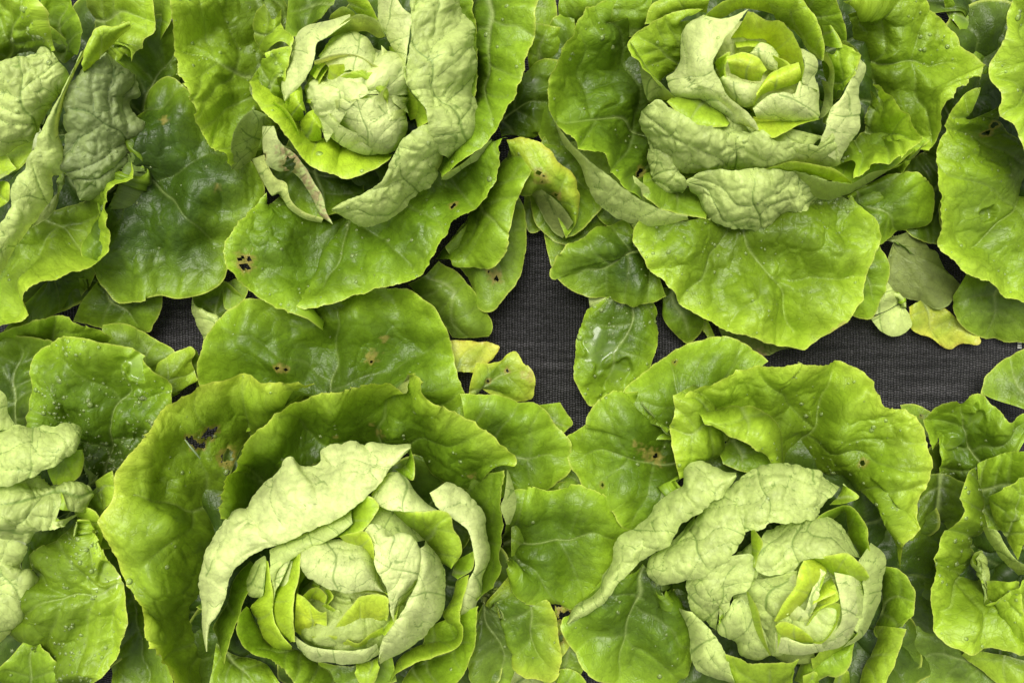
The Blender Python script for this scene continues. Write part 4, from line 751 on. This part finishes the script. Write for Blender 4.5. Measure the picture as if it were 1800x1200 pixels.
# ============ HEAD C
leaf('C','md','U',"700,1060,2 560,1060,2|850,760,2 832,725,2.8 800,640,4 795,610,4 790,580,3.8 770,545,3.6 745,525,3.5 720,510,3.4 640,505,3.4 560,515,3.4 470,526,3.4 440,528,3.4 405,545,3.4 385,570,3.4 372,610,3.6 364,645,3.6 372,700,2.4 400,760,1.6".replace("700,1060,2 560,1060,2","640,725,1.6 560,725,1.6"),b=0.5,bl=0.55,lump=1.6,drops=0.4,mid=((590,720),(600,520)),holes=((495,642,5),(508,645,4.5),(655,633,4)),brown=((500,643,11),(655,625,14),(677,595,8)))
leaf('C','yel','U',"790,650,2.4 835,655,2.4|785,600,2 815,600,2 850,600,2 865,602,1.8 879,610,1.8 868,630,2",b=0.2,bl=0.5,yellow=0.7,drops=0,step=1.9,label='withered yellow leaf end with ragged brown edge')
leaf('C','md','U',"820,710,2.8 825,665,2.8|838,640,2.8 870,635,2.8 905,617,2.6 917,640,2.4 930,655,2.3 936,688,2.2 925,703,2.2 880,705,2.4",b=0.5,bl=0.6,drops=0.5,yellow=0.3,step=1.9,holes=((892,651,4),(858,669,4)),brown=((892,651,9),(925,660,12)))
leaf('C','md','U',"945,712,2.4 960,745,2.4|984,707,2.2 1006,741,1.9 994,753 980,766,2",b=0.3,bl=0.4,drops=0.2,step=2)
leaf('C','md','U',"830,760,5 850,830,5|810,700,5 850,699,4.8 910,703,4.4 950,720,4 970,747,3.6 993,777,3.2 1002,820,3 983,843,3 950,863,3.2 910,872,3.8 880,875,4.4",b=1.1,bl=0.55,lump=0.9,drops=0.3,mid=((830,790),(990,800)))
leaf('C','lt','U',"545,690,5 470,745,4.6 415,800,4.4 388,880,4.2 375,945,3 372,1020,1.8 372,1100,1.4 385,1215,1.4|490,685,6.6 400,725,5.4 325,790,5 285,850,5.6 290,905,7.4 308,950,7.6 282,1010,7 270,1065,6.4 285,1130,5.6 325,1215,4.6|556,670,8 500,662,8 430,661 370,663,7.8 330,680 290,706,7.8 260,742 235,790 215,832 206,878,8 188,905 194,935 200,962,8 214,1008 228,1035,7.6 235,1062 243,1088 247,1120,7.2 262,1155,7 285,1192 298,1215,6.6",bl=0.9,lump=1.3,drops=0.8,yellow=0.22,ruf=0.4,edge=0.7,mid=((400,900),(220,860)),holes=((335,761,9),(344,770,9),(354,773,7),(366,752,12),(377,746,8),(400,796,12)),brown=((344,766,16),(400,796,15)),label='huge yellow-rimmed outer leaf with a cluster of ragged holes')
leaf('C','md','U',"420,975,4.2 425,910,4.6 455,850,5 530,805,5 620,795,5 720,795,5.2 790,835,5.6 850,860,6|405,920,6.6 412,860,6.6 455,800,6.4 520,745,6 600,720,5.4 700,730,5.4 790,760,5.8 860,830,6.4|377,905,8.4 373,872,8.8 386,832,9 410,791,9 440,756 480,726 520,696,9 560,672 600,662,9 640,657 680,665 700,685,8.8 712,686,8.6 716,646,9 745,655 775,680 810,702,8.8 850,740 880,766,8.6 903,800,8.4 905,816,8.2 888,824,8",bl=1.0,lump=1.4,drops=1.2,yellow=0.10,mid=((670,860),(680,670)),brown=((670,762,10),(655,740,6),(835,830,8),(594,756,6)),ruf=0.35)
leaf('C','dk','U',"780,840,4.4 830,900,4.4 840,980,4.4 800,1060,4|893,826,7.8 891,870 890,920,8.2 882,968 888,1000,8 875,1030 845,1057,7.6",b=-0.6,bl=0.5,lump=0.6,drops=0.2)
leaf('C','pale','B',"894,825,7.6 905,865,7.2 907,890,7.2 897,922,7.6|892,827,8.1 887,870,8.4 880,892,8.6 890,921,8.3",b=0.1,bl=0.6,drops=0.1,step=1.7)
leaf('C','md','U',"760,1100,5 740,1150,5 700,1215,5|845,1062,7.6 841,1100 831,1143,7.4 814,1187,7 800,1215,6.8",b=-0.4,bl=0.7,drops=0.8)
leaf('C','wht','B',"363,1145,6.4 356,1105,6.4 352,1050,6.6 353,1030 357,1012,6.8 361,990 362,967,7 383,933,7.2 417,900,7.4 438,897 449,873,7.6 467,843 487,830,7.8 497,812 511,806 530,818 557,811,8 563,790 587,777 623,779,8.2 640,785 658,779 717,779,8.6 723,786,9|364,1144,7 368,1100,8 384,1078,8.6 398,1043,9.2 407,1008,9.8 430,983,10.2 473,963,10.5 527,940,10.8 573,920,11 617,893,11 667,850,10.6 690,823,10.2 723,787,9.2",b=0.9,bl=0.8,lump=0.8,ruf=0.3,drops=0.1,mid=((470,800),(520,930)),label='broad pale leaf back folded over the top of the heart')
leaf('C','md','U',"692,824,8.6 708,822,8.2 722,806,8|712,838,8.4 727,843,8 729,815,7.8 723,786,8.8",bl=0.5,drops=0.2,step=1.7)
leaf('C','dk','U',"385,1100,5 402,1060,6 412,1015,6.6 440,985,7|410,1160,5 425,1100,6 432,1050,6.6 455,1000,7",b=-0.5,bl=0.7,drops=0.5)
leaf('C','pale','B',"475,966,9.6 530,942,10 575,922,10 618,895,10.2|480,1030,9.6 488,1000,9.9 517,979,10.4 547,963,10.8 587,944,11.1 620,918,11",b=0.3,bl=0.8,drops=0.2,step=2)
leaf('C','lt','U',"585,946,10.8 605,925,10.9 617,905,11 632,875,10.8|612,943,11.3 640,930,11.5 658,908,11.4 667,890,11 655,875,10.8 640,869,10.9",b=0.2,bl=0.7,drops=1,step=1.7)
leaf('C','wht','B',"653,868,9.4 667,847,9.2 693,831,9 713,842,9 728,863,9 748,883,9.2 771,897,9.4|656,884,10.8 672,891,11 692,896,11.2 733,899,11 771,898,9.8",b=0.5,bl=0.5,lump=0.3,drops=0.1,step=1.9)
leaf('C','lt','U',"688,899,10.2 707,920,9.4 740,947,9.2 763,967,9 775,985,8.8 792,998,8.6|692,897,11 735,899,10.8 783,899,10.2 797,927,9.8 808,950,9.4 806,977,9 793,999,8.7",b=0.7,bl=0.6,lump=0.5,drops=1.6,step=2)
leaf('C','wht','B',"783,849,7.6 808,862,7.4 845,900,7.2 853,933,7.2 861,967,7.2 858,992,7.2 848,1015,7.2 848,1043,7 838,1058 832,1075,6.8 810,1081,6.8|755,866,8.6 772,892,8.8 807,917,9 824,935,9.2 834,977,9.2 833,1002,9 820,1025,8.8 812,1050,8.4 809,1080,7.2",b=0.5,bl=1,lump=0.6,ruf=0.3,drops=0.2)
leaf('C','lt','U',"805,1020,8 796,1050,7.8 779,1075,7.6 783,1093,7.6 798,1102,7.6 800,1120,7.4 767,1127,7 730,1143,6.8 700,1163,6.6 684,1195,6.4|828,1009,8.8 820,1033,8.8 811,1063,8.6 808,1090,8.6 814,1103 807,1134,8.4 767,1154,8 733,1168 702,1182,7.6 687,1199,7.2",b=0.2,bl=0.9,lump=0.5,drops=0.8,step=2)
leaf('C','md','U',"800,985,7 795,1010,6.6|832,968,8 830,1000,7.8 805,1018,7.4",bl=0.5,drops=0.4,step=2)
# heart of C
leaf('C','pale','B',"650,885,9 700,900,8.6 745,950,8.2|645,930,10.8 680,940,10.8 720,955,10.4",b=0.4,bl=0.6,drops=0.1)
leaf('C','wht','B',"747,950,9 768,977,8 785,1000,7.8 789,1020,7.8 779,1067,7.6 761,1097,7.6 744,1121,7.6 717,1132,7.6 688,1154,7.6 668,1168,7.8|742,960,10.6 752,1000,10.6 742,1050,10.4 715,1085,10.2 690,1115,9.8 668,1155,8.8|722,970,11 735,1015,11 716,1055,10.9 690,1092,10.4 670,1130,9.6 665,1165,8.6",bl=0.7,lump=0.8,ruf=0.3,drops=0.1,mid=((780,1060),(700,1060)))
leaf('C','wht','B',"745,985,9.6 735,1022,9.6 717,1055,9.6 694,1092,9.6|662,925,11.2 684,948,11.6 718,952,11.2 733,985,11.2 715,1030,11.4 695,1075,10.8|641,931,11.5 657,960,11.9 660,993,12 677,1030,11.8 684,1067,11.4 693,1094,10.8",bl=0.6,lump=0.7,ruf=0.2,drops=0.1,step=2.0,mid=((740,1000),(660,960)))
leaf('C','wht','B',"531,966,10.2 560,952,10.2 600,944,10.4 635,965,10.6 656,990,10.6 670,1027,10.6 682,1045,10.4|528,983,11 530,1007,11.3 560,1021,11.6 600,1031,11.7 640,1031,11.6 682,1044,10.9",b=0.9,bl=0.5,lump=1.1,ruf=0.3,drops=0.1,step=2.0,mid=((580,940),(600,1030)))
leaf('C','hrt','U',"597,944,11.6 612,956,11.4 636,966,11.4 658,991,11.4|597,943,11.8 617,936,12.1 641,934,12.2 655,955,12.1 659,991,11.7",b=0.2,bl=0.3,lump=0.3,drops=0,step=1.7)
leaf('C','hrt','U',"590,1028,10.9 620,1030,10.7 650,1033,10.7 681,1044,10.7|592,1030,11.2 620,1042,11.4 650,1043,11.4 681,1045,11",bl=0.2,drops=0,step=1.7)
leaf('C','lime','U',"516,978,10.2 500,1013,9.9 483,1040,9.8 481,1067,9.6 490,1100,9.4 513,1126,9.2|529,972,10.8 526,1013,11 517,1047,11 518,1083,10.6 519,1124,9.6",b=0.4,bl=0.4,lump=0.5,drops=0.2,step=1.8)
leaf('C','wht','B',"480,1060,8.8 478,1020,9 483,980,9.4|484,1038,9.8 500,1010,10 514,976,10.2",b=0.3,bl=0.6,drops=0,step=1.9)
leaf('C','lime','U',"467,980,8.4 467,1013,8.4 460,1047,8.2 437,1066,8.6 447,1090,8 463,1117,7.8 487,1138,7.8 513,1140,7.8|473,985,9 479,1027,9.2 481,1053,9.2 479,1083,9 494,1110,8.8 514,1134,8.6",b=0.4,bl=0.8,lump=0.5,drops=0.7,step=1.9)
leaf('C','pale','B',"440,1000,6.8 436,1020,6.6 440,1045,6.6 458,1050,7|450,985,8 466,978,8.4 468,1010,8.4 462,1046,8.2",b=0.3,bl=0.8,drops=0.2,step=1.9)
leaf('C','hrt','U',"519,1110,9.4 530,1120 548,1125,9.4 562,1110,9.6|519,1075,10.6 535,1085,10.2 555,1095,10.4|521,1042,10.6 534,1050,10.9 547,1062,10.6 563,1066,10.6 576,1066,10.4 574,1098,10",bl=0.4,lump=1,drops=0,step=1.7)
leaf('C','hrt','U',"536,1058,10 548,1052,9.6 562,1055,9.8|533,1046,10.8 546,1035,11 561,1033,11 575,1046,10.8 571,1061,10.4",b=-0.2,bl=0.3,lump=0.4,drops=0,step=1.6)
leaf('C','lime','U',"570,1035,9.8 578,1050 570,1065,9.6|580,1035,10.4 587,1048,10.4 578,1062,10.2",b=0.2,bl=0.4,drops=0,step=1.6)
leaf('C','lime','B',"587,1045,9.8 600,1050 615,1050|590,1060,9 605,1065,9.4 620,1060,9.6",b=0.3,bl=0.6,lump=1,drops=0,step=1.7)
leaf('C','hrt','U',"586,1116,9.4 633,1101,9.8 679,1087,10|583,1114,9.6 600,1087,10.4 627,1053,11 641,1045,11.2 680,1046,11.2 684,1067,10.9 680,1088,10.3",b=0.3,bl=0.4,lump=0.6,drops=0.1,step=1.8)
leaf('C','lime','B',"577,1110,9 590,1118,8.8|578,1080,9.8 595,1070,10 600,1085,9.8",b=0.3,bl=0.7,drops=0,step=1.7)
leaf('C','hrt','U',"560,1126,9 592,1139,9 620,1141,9 652,1127,9.2 671,1120,9.2|547,1117,9.6 590,1114,9.9 612,1120,9.9 630,1127,9.8 650,1111,10 674,1100,10",b=0.2,bl=0.5,lump=0.6,drops=0,step=1.7)
leaf('C','wht','B',"525,1135,7.6 545,1158,7.4 575,1163,7.4 600,1168,7.4 640,1166,7.4 668,1148,7.6|519,1114,9 548,1134,9 600,1142,9.2 640,1140,9.4 662,1130,9.6",b=0.5,bl=1.2,lump=1.2,drops=0.1,step=1.9)
leaf('C','lime','B',"680,1115,8.6 672,1140,8.2 665,1160,8|690,1090,9.4 695,1100,9.2 680,1130,9",bl=0.5,drops=0,step=1.8)
leaf('C','md','U',"437,1069,8.4 450,1100,7.8 477,1134,7.6 517,1144,7.2 550,1161,7 583,1190,7 600,1215,7|433,1064,9 418,1080,8.8 416,1107,8.6 427,1134,8.6 457,1154,8.6 483,1168,8.4 507,1188,8.2 527,1215,8",b=-0.2,bl=0.7,lump=0.4,drops=0.6,step=2)
leaf('C','md','U',"380,1130,5 410,1150,5 470,1165,5|370,1215,4.4 440,1215,4.4 500,1215,4.6",b=0.3,bl=0.9,lump=1,drops=1,mid=((400,1140),(480,1215)))
leaf('C','lt','U',"624,1165,7 640,1168,7 665,1158,7.2|625,1180,6.8 635,1196,6.6 655,1196,6.6 667,1170,7",b=0.3,bl=0.7,drops=0.2,step=1.8)
leaf('C','dk','U',"560,1160,5 620,1170,5 690,1140,5|560,1215,5 640,1215,5 700,1190,5",bl=0.9,drops=0.3)
# low leaves between C and D, bottom
leaf('C','md','U',"850,1060,3.4 870,1030,3.6|900,1010,3.6 935,1035,3.4 965,1062,3.2 975,1090,2.8 977,1130,2.6 976,1160,2.4 965,1187,2.2 940,1181,2.2 915,1168,2.4 900,1120,2.8 880,1080,3.2",b=0.7,bl=0.6,lump=0.8,drops=0.4,yellow=0.2,mid=((890,990),(960,1170)))
leaf('D','yel','U',"1010,1050,2.2 975,1052,2.4|1008,1090,2 1000,1130,1.8 985,1150,1.8 974,1130,2",bl=0.6,lump=0.4,drops=0,yellow=0.2,step=1.8,holes=((980,1058,9),(992,1080,11),(984,1120,9),(997,1105,6),(978,1085,4),(990,1056,5)),brown=((985,1070,16),(985,1120,12)),label='yellowed leaf margin chewed into ragged holes')
leaf('C','dull','U',"835,1050,3 860,1040,3|900,1060,2.4 920,1110,2 920,1160,1.8 905,1200,1.6 850,1215,1.8 828,1160,2.2 828,1100,2.6",b=0.4,bl=0.4,lump=0.5,drops=0.3,wet=((870,1060,14),))
leaf('C','dull','B',"890,1215,1.6 900,1200,1.6|905,1178,2 930,1176,2 955,1190,1.8 960,1215,1.6",b=0.2,bl=0.8,drops=1.5,step=2)
leaf('D','dull','U',"960,1160,1.6 990,1100,1.8 1040,1150,2|950,1215,1.2 985,1195,1.2 1020,1185,1.4",bl=0.4,drops=0.2)
leaf('D','md','U',"975,1215,1.6 970,1195,1.6|985,1175,2 1005,1175,2 1025,1190,1.8 1035,1215,1.6",b=0.3,bl=0.6,drops=0.4,step=2)
leaf('C','dull','U',"395,500,1.6 415,490,1.6|392,515,1.6 400,545,1.6 430,530,1.8 440,505,2",bl=0.4,drops=0.3,step=2)
leaf('C','dk','U',"350,556,1.2 368,552,1.4 397,567,1.6 430,550,1.4|345,540,1.6 365,525,1.2 395,525,1.2 428,540,1.4|338,521,2.4 347,506,2.5 367,496,2.6 393,497,2.5 414,507,2.2 435,527,1.8",bl=0.6,lump=0.4,drops=1.6,step=1.9)
leaf('C','pale','B',"340,520,2.4 338,545,2 352,580,1.6 360,607,1.2 371,622,1|350,556,2.1 367,551,2.1 397,568,2.1 384,600,1.6 372,621,1.2",b=0.4,bl=0.8,lump=0.4,drops=0.3,step=1.8,mid=((390,560),(350,600)))

for hk_, ht_, hside_, hrows_ in (
    ('A','wht','B',"560,205,9 575,235,8.6 605,258,8.6 640,262,8.6|570,190,10.6 592,215,11 620,232,11 650,240,10.8"),
    ('A','lime','U',"545,130,9.4 556,112,9.4 575,98,9.4|556,140,10.6 566,122,10.9 584,108,10.8"),
    ('A','wht','B',"700,100,8.8 712,140,8.8 714,180,8.6|690,105,10 698,140,10.2 704,178,10"),
    ('A','lt','U',"500,95,8.2 488,125,8.2 490,160,8|512,92,9.2 503,125,9.2 506,165,9"),
    ('A','wht','B',"610,262,8.2 650,272,8.2 690,262,8.2|615,240,9.6 650,250,9.8 685,238,9.6"),
    ('C','lime','U',"560,1065,8.8 575,1085,8.8 565,1105,8.8|575,1060,9.6 592,1075,9.8 585,1100,9.4"),
    ('C','wht','B',"500,990,8.8 490,1030,8.6 495,1080,8.4|515,985,9.8 506,1030,10 510,1085,9.6"),
    ('C','lime','U',"690,1060,9.6 684,1085,9.4 668,1110,9.2|702,1062,10.2 696,1090,10 680,1118,9.8"),
    ('C','pale','B',"650,1130,8 690,1110,8 720,1070,8|640,1118,9.2 678,1098,9.4 706,1062,9.4"),
    ('D','pale','B',"1300,1000,8.8 1290,1050,8.4 1305,1100,8|1335,990,9.8 1325,1050,9.8 1335,1110,9.2"),
    ('D','wht','B',"1370,1010,10.6 1385,1040,10.4 1370,1075,10.2|1395,1000,11.4 1405,1035,11.4 1385,1080,11"),
    ('D','hrt','U',"1445,1025,10.6 1462,1015,10.6|1428,1062,11.2 1450,1050,11.4 1470,1040,11.2"),
    ('D','pale','B',"1500,1005,9.6 1525,1040,9 1528,1085,8.8|1490,1010,10.6 1505,1045,10.6 1505,1085,10.2")):
    leaf(hk_,ht_,hside_,hrows_,b=0.25,bl=0.8,lump=0.7,ruf=0.5,drops=0.1,step=1.9)

# ============ HEAD E (left edge, top)
leaf('E','dk','U',"235,300,4.6 245,270,4.6|238,240,4.4 262,170,4 305,150,3.6 350,190,3.6 390,240,3.6 440,290,3.4 466,335,3.2 455,370 428,400,3 402,440,3 396,488,2.8 370,510 330,516,2.6 290,511 250,524,2.6 215,529 195,506,2.8 180,480 175,452,3 188,420,3.4 208,370,4 222,330,4.4",b=0.7,bl=0.8,lump=1.3,drops=0.4,ruf=0.6,mid=((240,288),(380,440)),brown=((300,222,9),(388,333,7)))
leaf('E','dk','U',"200,200,4 260,230,3.6|230,60,4.4 300,40,4 320,120,3.6 300,200,3.4",b=0.5,bl=0.8,drops=0.3)
leaf('E','lt','U',"213,317,6.6 180,338,6.4 160,357,6.2 127,360,6.2 83,383,6 50,403,6 27,437,6.2 0,483,6.4 -50,540|222,330,6 185,385,5 130,420,4.6 70,455,4.8 10,520,5.4 -40,570|241,279,7 234,300,7 223,337,7 211,373,6.8 201,407,6.8 181,449 147,480,6.8 110,507 67,543,6.8 33,567 0,584,7 -50,610",bl=1.0,lump=1.2,drops=0.9,yellow=0.04,mid=((80,370),(170,460)))
leaf('E','gry','B',"188,93,7 214,120,6.6 238,133,6.2 246,166,6 230,182,6.2 241,213 253,233,5.8 233,253 238,273,5.6 217,300 168,344,5.2 142,352,5.2|187,92,8.4 150,130,8.8 127,167,9 115,213,8.8 108,273,8.4 110,300,8 130,322,6.6 140,351,5.6",b=0.9,bl=1.8,lump=0.7,drops=1.6,ruf=0.3,mid=((240,260),(130,180)))
leaf('E','lt','U',"147,133,10 173,105,10.2 194,79,10.2 228,49,10|144,112,10.2 155,84,10.6 171,51,10.6 200,48,10.4 229,40,10.1",b=0.4,bl=0.9,lump=0.4,drops=1.6,step=2)
leaf('E','lt','U',"150,-30,5.4 160,40,5.6 200,115,5.4|275,-30,7 271,35,7 274,55,6.8 258,70 257,86,6.4 240,96 222,90 205,115,5.6",b=0.5,bl=1.1,lump=0.9,drops=2,mid=((150,30),(265,30)))
leaf('E','md','U',"270,-30,5 270,60,5|300,-30,5.6 315,10,5.6 300,40 280,75,5",b=0.3,bl=0.8,drops=0.8)
leaf('E','pale','B',"157,76,9.2 122,150,8.6 109,190,8.4 102,235,8.4 110,294,8 92,310,7.8 86,350 60,385,7.6 46,403 25,440,7.6 0,482 -40,520|140,95,10 95,190,10.2 62,247,10.2 35,300,10 22,340,9.8 22,375,9.4 0,405,9.2 -40,450,9",b=0.6,bl=1.1,lump=0.7,drops=1.5,ruf=0.4)
leaf('E','pale','B',"112,125,9 113,147,8.8 96,170 76,205,8.6 56,245,8.6 30,262 0,266,8.8 -40,262|93,92,10.4 72,86,10.8 30,101,11.2 0,115,11.4 -40,125",b=0.8,bl=1.5,lump=1,drops=2)
leaf('E','lime','U',"56,240,8.4 30,258 0,262 -40,262|55,275,7.6 30,300,7.6 10,298,7.8 -40,285",bl=0.5,drops=0.3)
leaf('E','lt','U',"-40,130,10.8 0,115,11 30,104 70,90 94,92,10.6|-40,-30,11 50,-30,11.4 78,8,11.6 83,50,11.4 95,90,10.8",b=0.3,bl=1.2,lump=1.3,drops=2.6,mid=((0,120),(50,0)))
leaf('E','md','U',"82,60,7 100,90 128,95,7|85,-30,7.4 108,-30,7.6 135,15,8 148,50,8 146,75,7.8 136,97,7.4",b=-0.2,bl=0.8,drops=0.5,mid=((110,90),(110,0)))
leaf('E','md','U',"82,80,5.6 110,110,5.6 128,100|88,40,6 112,60,6.2 135,90,6",bl=1,drops=0.5)
leaf('E','lime','U',"-40,300,8.4 -40,400,8|0,262,8.4 18,280,8.2 30,300,8.2 8,298",bl=0.5,drops=0.3,step=2)
leaf('E','lime','U',"-40,310,7 -40,380,7|0,318,7.6 22,325,7.6 18,350,7.4 0,365,7.2",b=0.3,bl=0.8,drops=0.5,step=2)
leaf('E','dull','B',"100,305,6.4 118,300,6.4|112,330,6 95,370,5.8 55,400,5.8",b=0.3,bl=0.5,drops=0.2)
leaf('E','dk','U',"60,430,2.8 120,440,2.8|180,450,2.4 160,500,2.2 110,545,1.8 60,565,1.8 0,590,2",b=0.5,bl=0.4,drops=0.2)
leaf('E','dk','U',"130,490,1.8 190,470,1.8|288,505,1.4 288,540,1.2 272,570,1.1 260,583,1 200,580,1.2 140,560,1.4",b=0.6,bl=0.4,drops=0.2)

# ============ HEAD F (left edge, bottom)
leaf('F','md','U',"165,845,4.4 205,850,4.4|110,770,4.4 72,742,4.6 62,705,4.8 66,660,5 69,615,5 97,601,5 125,594 167,595 200,604 236,611,5 261,626 278,648,5 284,657 298,666,4.8 302,688 292,712,4.6 275,745,4.4 250,790,4.2",b=0.4,bl=1.0,lump=1.5,drops=3,ruf=0.5,mid=((185,840),(235,620)),wet=((243,648,22),(245,690,7),(243,710,6)))
leaf('F','md','U',"-40,640,4.6 60,610,4.6 130,612,4.8 190,606,5|-40,595,5.4 0,586,5.5 42,569,5.6 69,557 111,552,5.8 144,558 178,571 201,590,5.6 195,602,5.4",b=-0.1,bl=0.8,drops=0.8)
leaf('F','dk','U',"-40,760,3.4 40,760,3.4 80,750,3.6|-40,600,3.8 40,590,3.8 100,600,4",b=0.3,bl=0.9,lump=1.2,drops=0.3)
leaf('F','dull','U',"180,640,2.2 220,660,2.2|183,572,2.4 211,567,2.3 236,575 267,590,2 292,607,1.8 308,620,1.6 290,640 275,660,1.8",b=0.5,bl=0.5,drops=0.3)
leaf('F','lt','U',"270,690,3 290,700,3|277,640,3 300,623,3 339,611,3 336,634,2.8 344,651,2.6 348,672,2.4 333,680 305,695,2.6",b=0.4,bl=0.5,drops=0.3,step=2)
leaf('F','dk','U',"339,612,2.4 337,640 345,672,2.2|345,616,1.8 358,645,1.4 358,668,1.4 346,680,1.8",bl=0.3,drops=0,step=2)
leaf('F','pale','B',"-40,750,8 0,757,8 28,749 56,750,8 78,745,8 97,752 111,748 134,750,7.8 141,759,7.6 140,775,7.6|-40,865,9.6 0,856,9.6 28,849 56,838,9.6 83,824 111,805,9.2 131,791,8.6 140,777,7.9",b=0.9,bl=1.1,lump=0.7,drops=0.3,mid=((60,740),(40,850)))
leaf('F','lt','U',"85,825,6.6 111,805,7.4 134,790,7.4|95,850,6 130,842,6 147,812,6.4 146,790,7",b=0.4,bl=0.9,drops=0.4,step=2)
leaf('F','pale','B',"-40,700,8.4 -40,760,8.4|-10,680,7.6 8,698,7.6 12,725,7.6 30,752,7.4",b=0.4,bl=0.5,drops=0.1)
leaf('F','pale','B',"73,833,6.6 93,853,6.2 133,863,6 150,856,6 165,871,5.8 147,894,6|-40,850,7.6 30,870,8.2 70,885,7.8 110,890,7|-40,925,7.4 0,918,7.4 22,935,7.2 42,958 54,953,7 67,923,7 88,912,6.8 114,903,6.4 147,894,6",bl=1.8,lump=1.6,drops=0.8,mid=((150,870),(0,880)))
leaf('F','pale','B',"45,950,6.2 30,1000,5.8 62,1022,5.4 50,1060,5.4 15,1103,5.4 -10,1130|-40,920,7 -30,1000,7 -40,1100,7",b=0.6,bl=1,lump=1,drops=0.4,mid=((30,1050),(-30,950)))
leaf('F','dk','U',"60,920,4 120,900,4.4 180,860,4|40,1010,3 110,960,3 200,960,3",bl=0.9,drops=0.3)
leaf('F','dk','U',"165,860,3.6 200,840,3.6 240,850,3.4|170,1000,2.6 215,1000,2.4 250,1000,2.4|200,1215,2 260,1215,2 320,1215,2",bl=0.9,lump=0.8,drops=0.4)
leaf('F','lt','U',"133,897,5.4 145,915 158,948,5|147,886,5.8 174,897,5.8 183,933,5.6 178,958,5.2",b=0.2,bl=0.9,drops=0.5,step=2)
leaf('F','lt','U',"170,845,5 172,870,4.8 178,900,4.6|200,825,5.4 204,850,5.2 200,880,5",b=0.2,bl=1.2,drops=0.5,step=2)
leaf('F','lt','U',"147,909,6.6 120,933,6.8 100,960,6.8 70,987,6.8 60,1017 27,1050,6.8 26,1067 43,1087,6.6 31,1103,6.6 47,1122,6.2 85,1140,6 120,1172,5.8 160,1205,5.6|148,925,6.6 145,960,7.4 130,1010,7.6 110,1060,7.4 125,1095,6.8 130,1120,5.8 150,1160,5.8 170,1200,5.6|147,909,6.6 151,940,6.4 180,967,6.2 204,997,6.2 227,1033,6.2 238,1067,6.2 234,1100,6 227,1120 213,1150,5.8 190,1178,5.6 162,1204,5.6",bl=1.1,lump=1.3,drops=2.8,mid=((200,1030),(40,1080)),wet=((195,1010,20),(180,1040,14)))
leaf('F','md','U',"-40,1240,4.4 60,1240,4.2 160,1240,4|-40,1200,5.2 10,1162,5.2 48,1122,5 85,1140,4.8 150,1200,4.4",b=0.4,bl=0.8,lump=0.8,drops=1)

# grub-like bare vein left inside the eaten leaf of C
_p = [(325,772,6.6),(335,785,6.7),(345,797,6.6),(352,806,6.4)]
_v=[];_f=[];_ns=8
for i,(x,y,h) in enumerate(_p):
    c = world_xyz(np.array(float(x)),np.array(float(y)),h) - np.array(HEADS['C'].location)
    r = (1.2,2.2,2.0,1.1)[i]*PXM
    for s in range(_ns):
        a = s/_ns*2*math.pi
        _v.append((c[0]+r*math.cos(a)*0.8, c[1]+r*math.cos(a)*0.6, c[2]+r*math.sin(a)))
for i in range(3):
    for s in range(_ns): _f.append((i*_ns+s, i*_ns+(s+1)%_ns, (i+1)*_ns+(s+1)%_ns, (i+1)*_ns+s))
_o = mesh_object('bare_vein', _v, _f, M_VEIN, HEADS['C'])
# loose white stitches of the cloth seam
for k in range(3):
    c = world_xyz(np.array(1792.0),np.array(603.0+4*k),0.25)
    l, w_, t_ = 0.0016, 0.0005, 0.0004
    v = [(c[0]+sx*l, c[1]+sy*w_, c[2]+sz*t_) for sx in (-1,1) for sy in (-1,1) for sz in (-1,1)]
    f = [(0,1,3,2),(4,6,7,5),(0,4,5,1),(2,3,7,6),(0,2,6,4),(1,5,7,3)]
    o = mesh_object('stitch', v, f, M_THREAD, g)
print("leaves", LEAF_COUNT[0], "tris", sum(len(o.data.loops)-2*len(o.data.polygons) for o in bpy.data.objects if o.type=='MESH'))
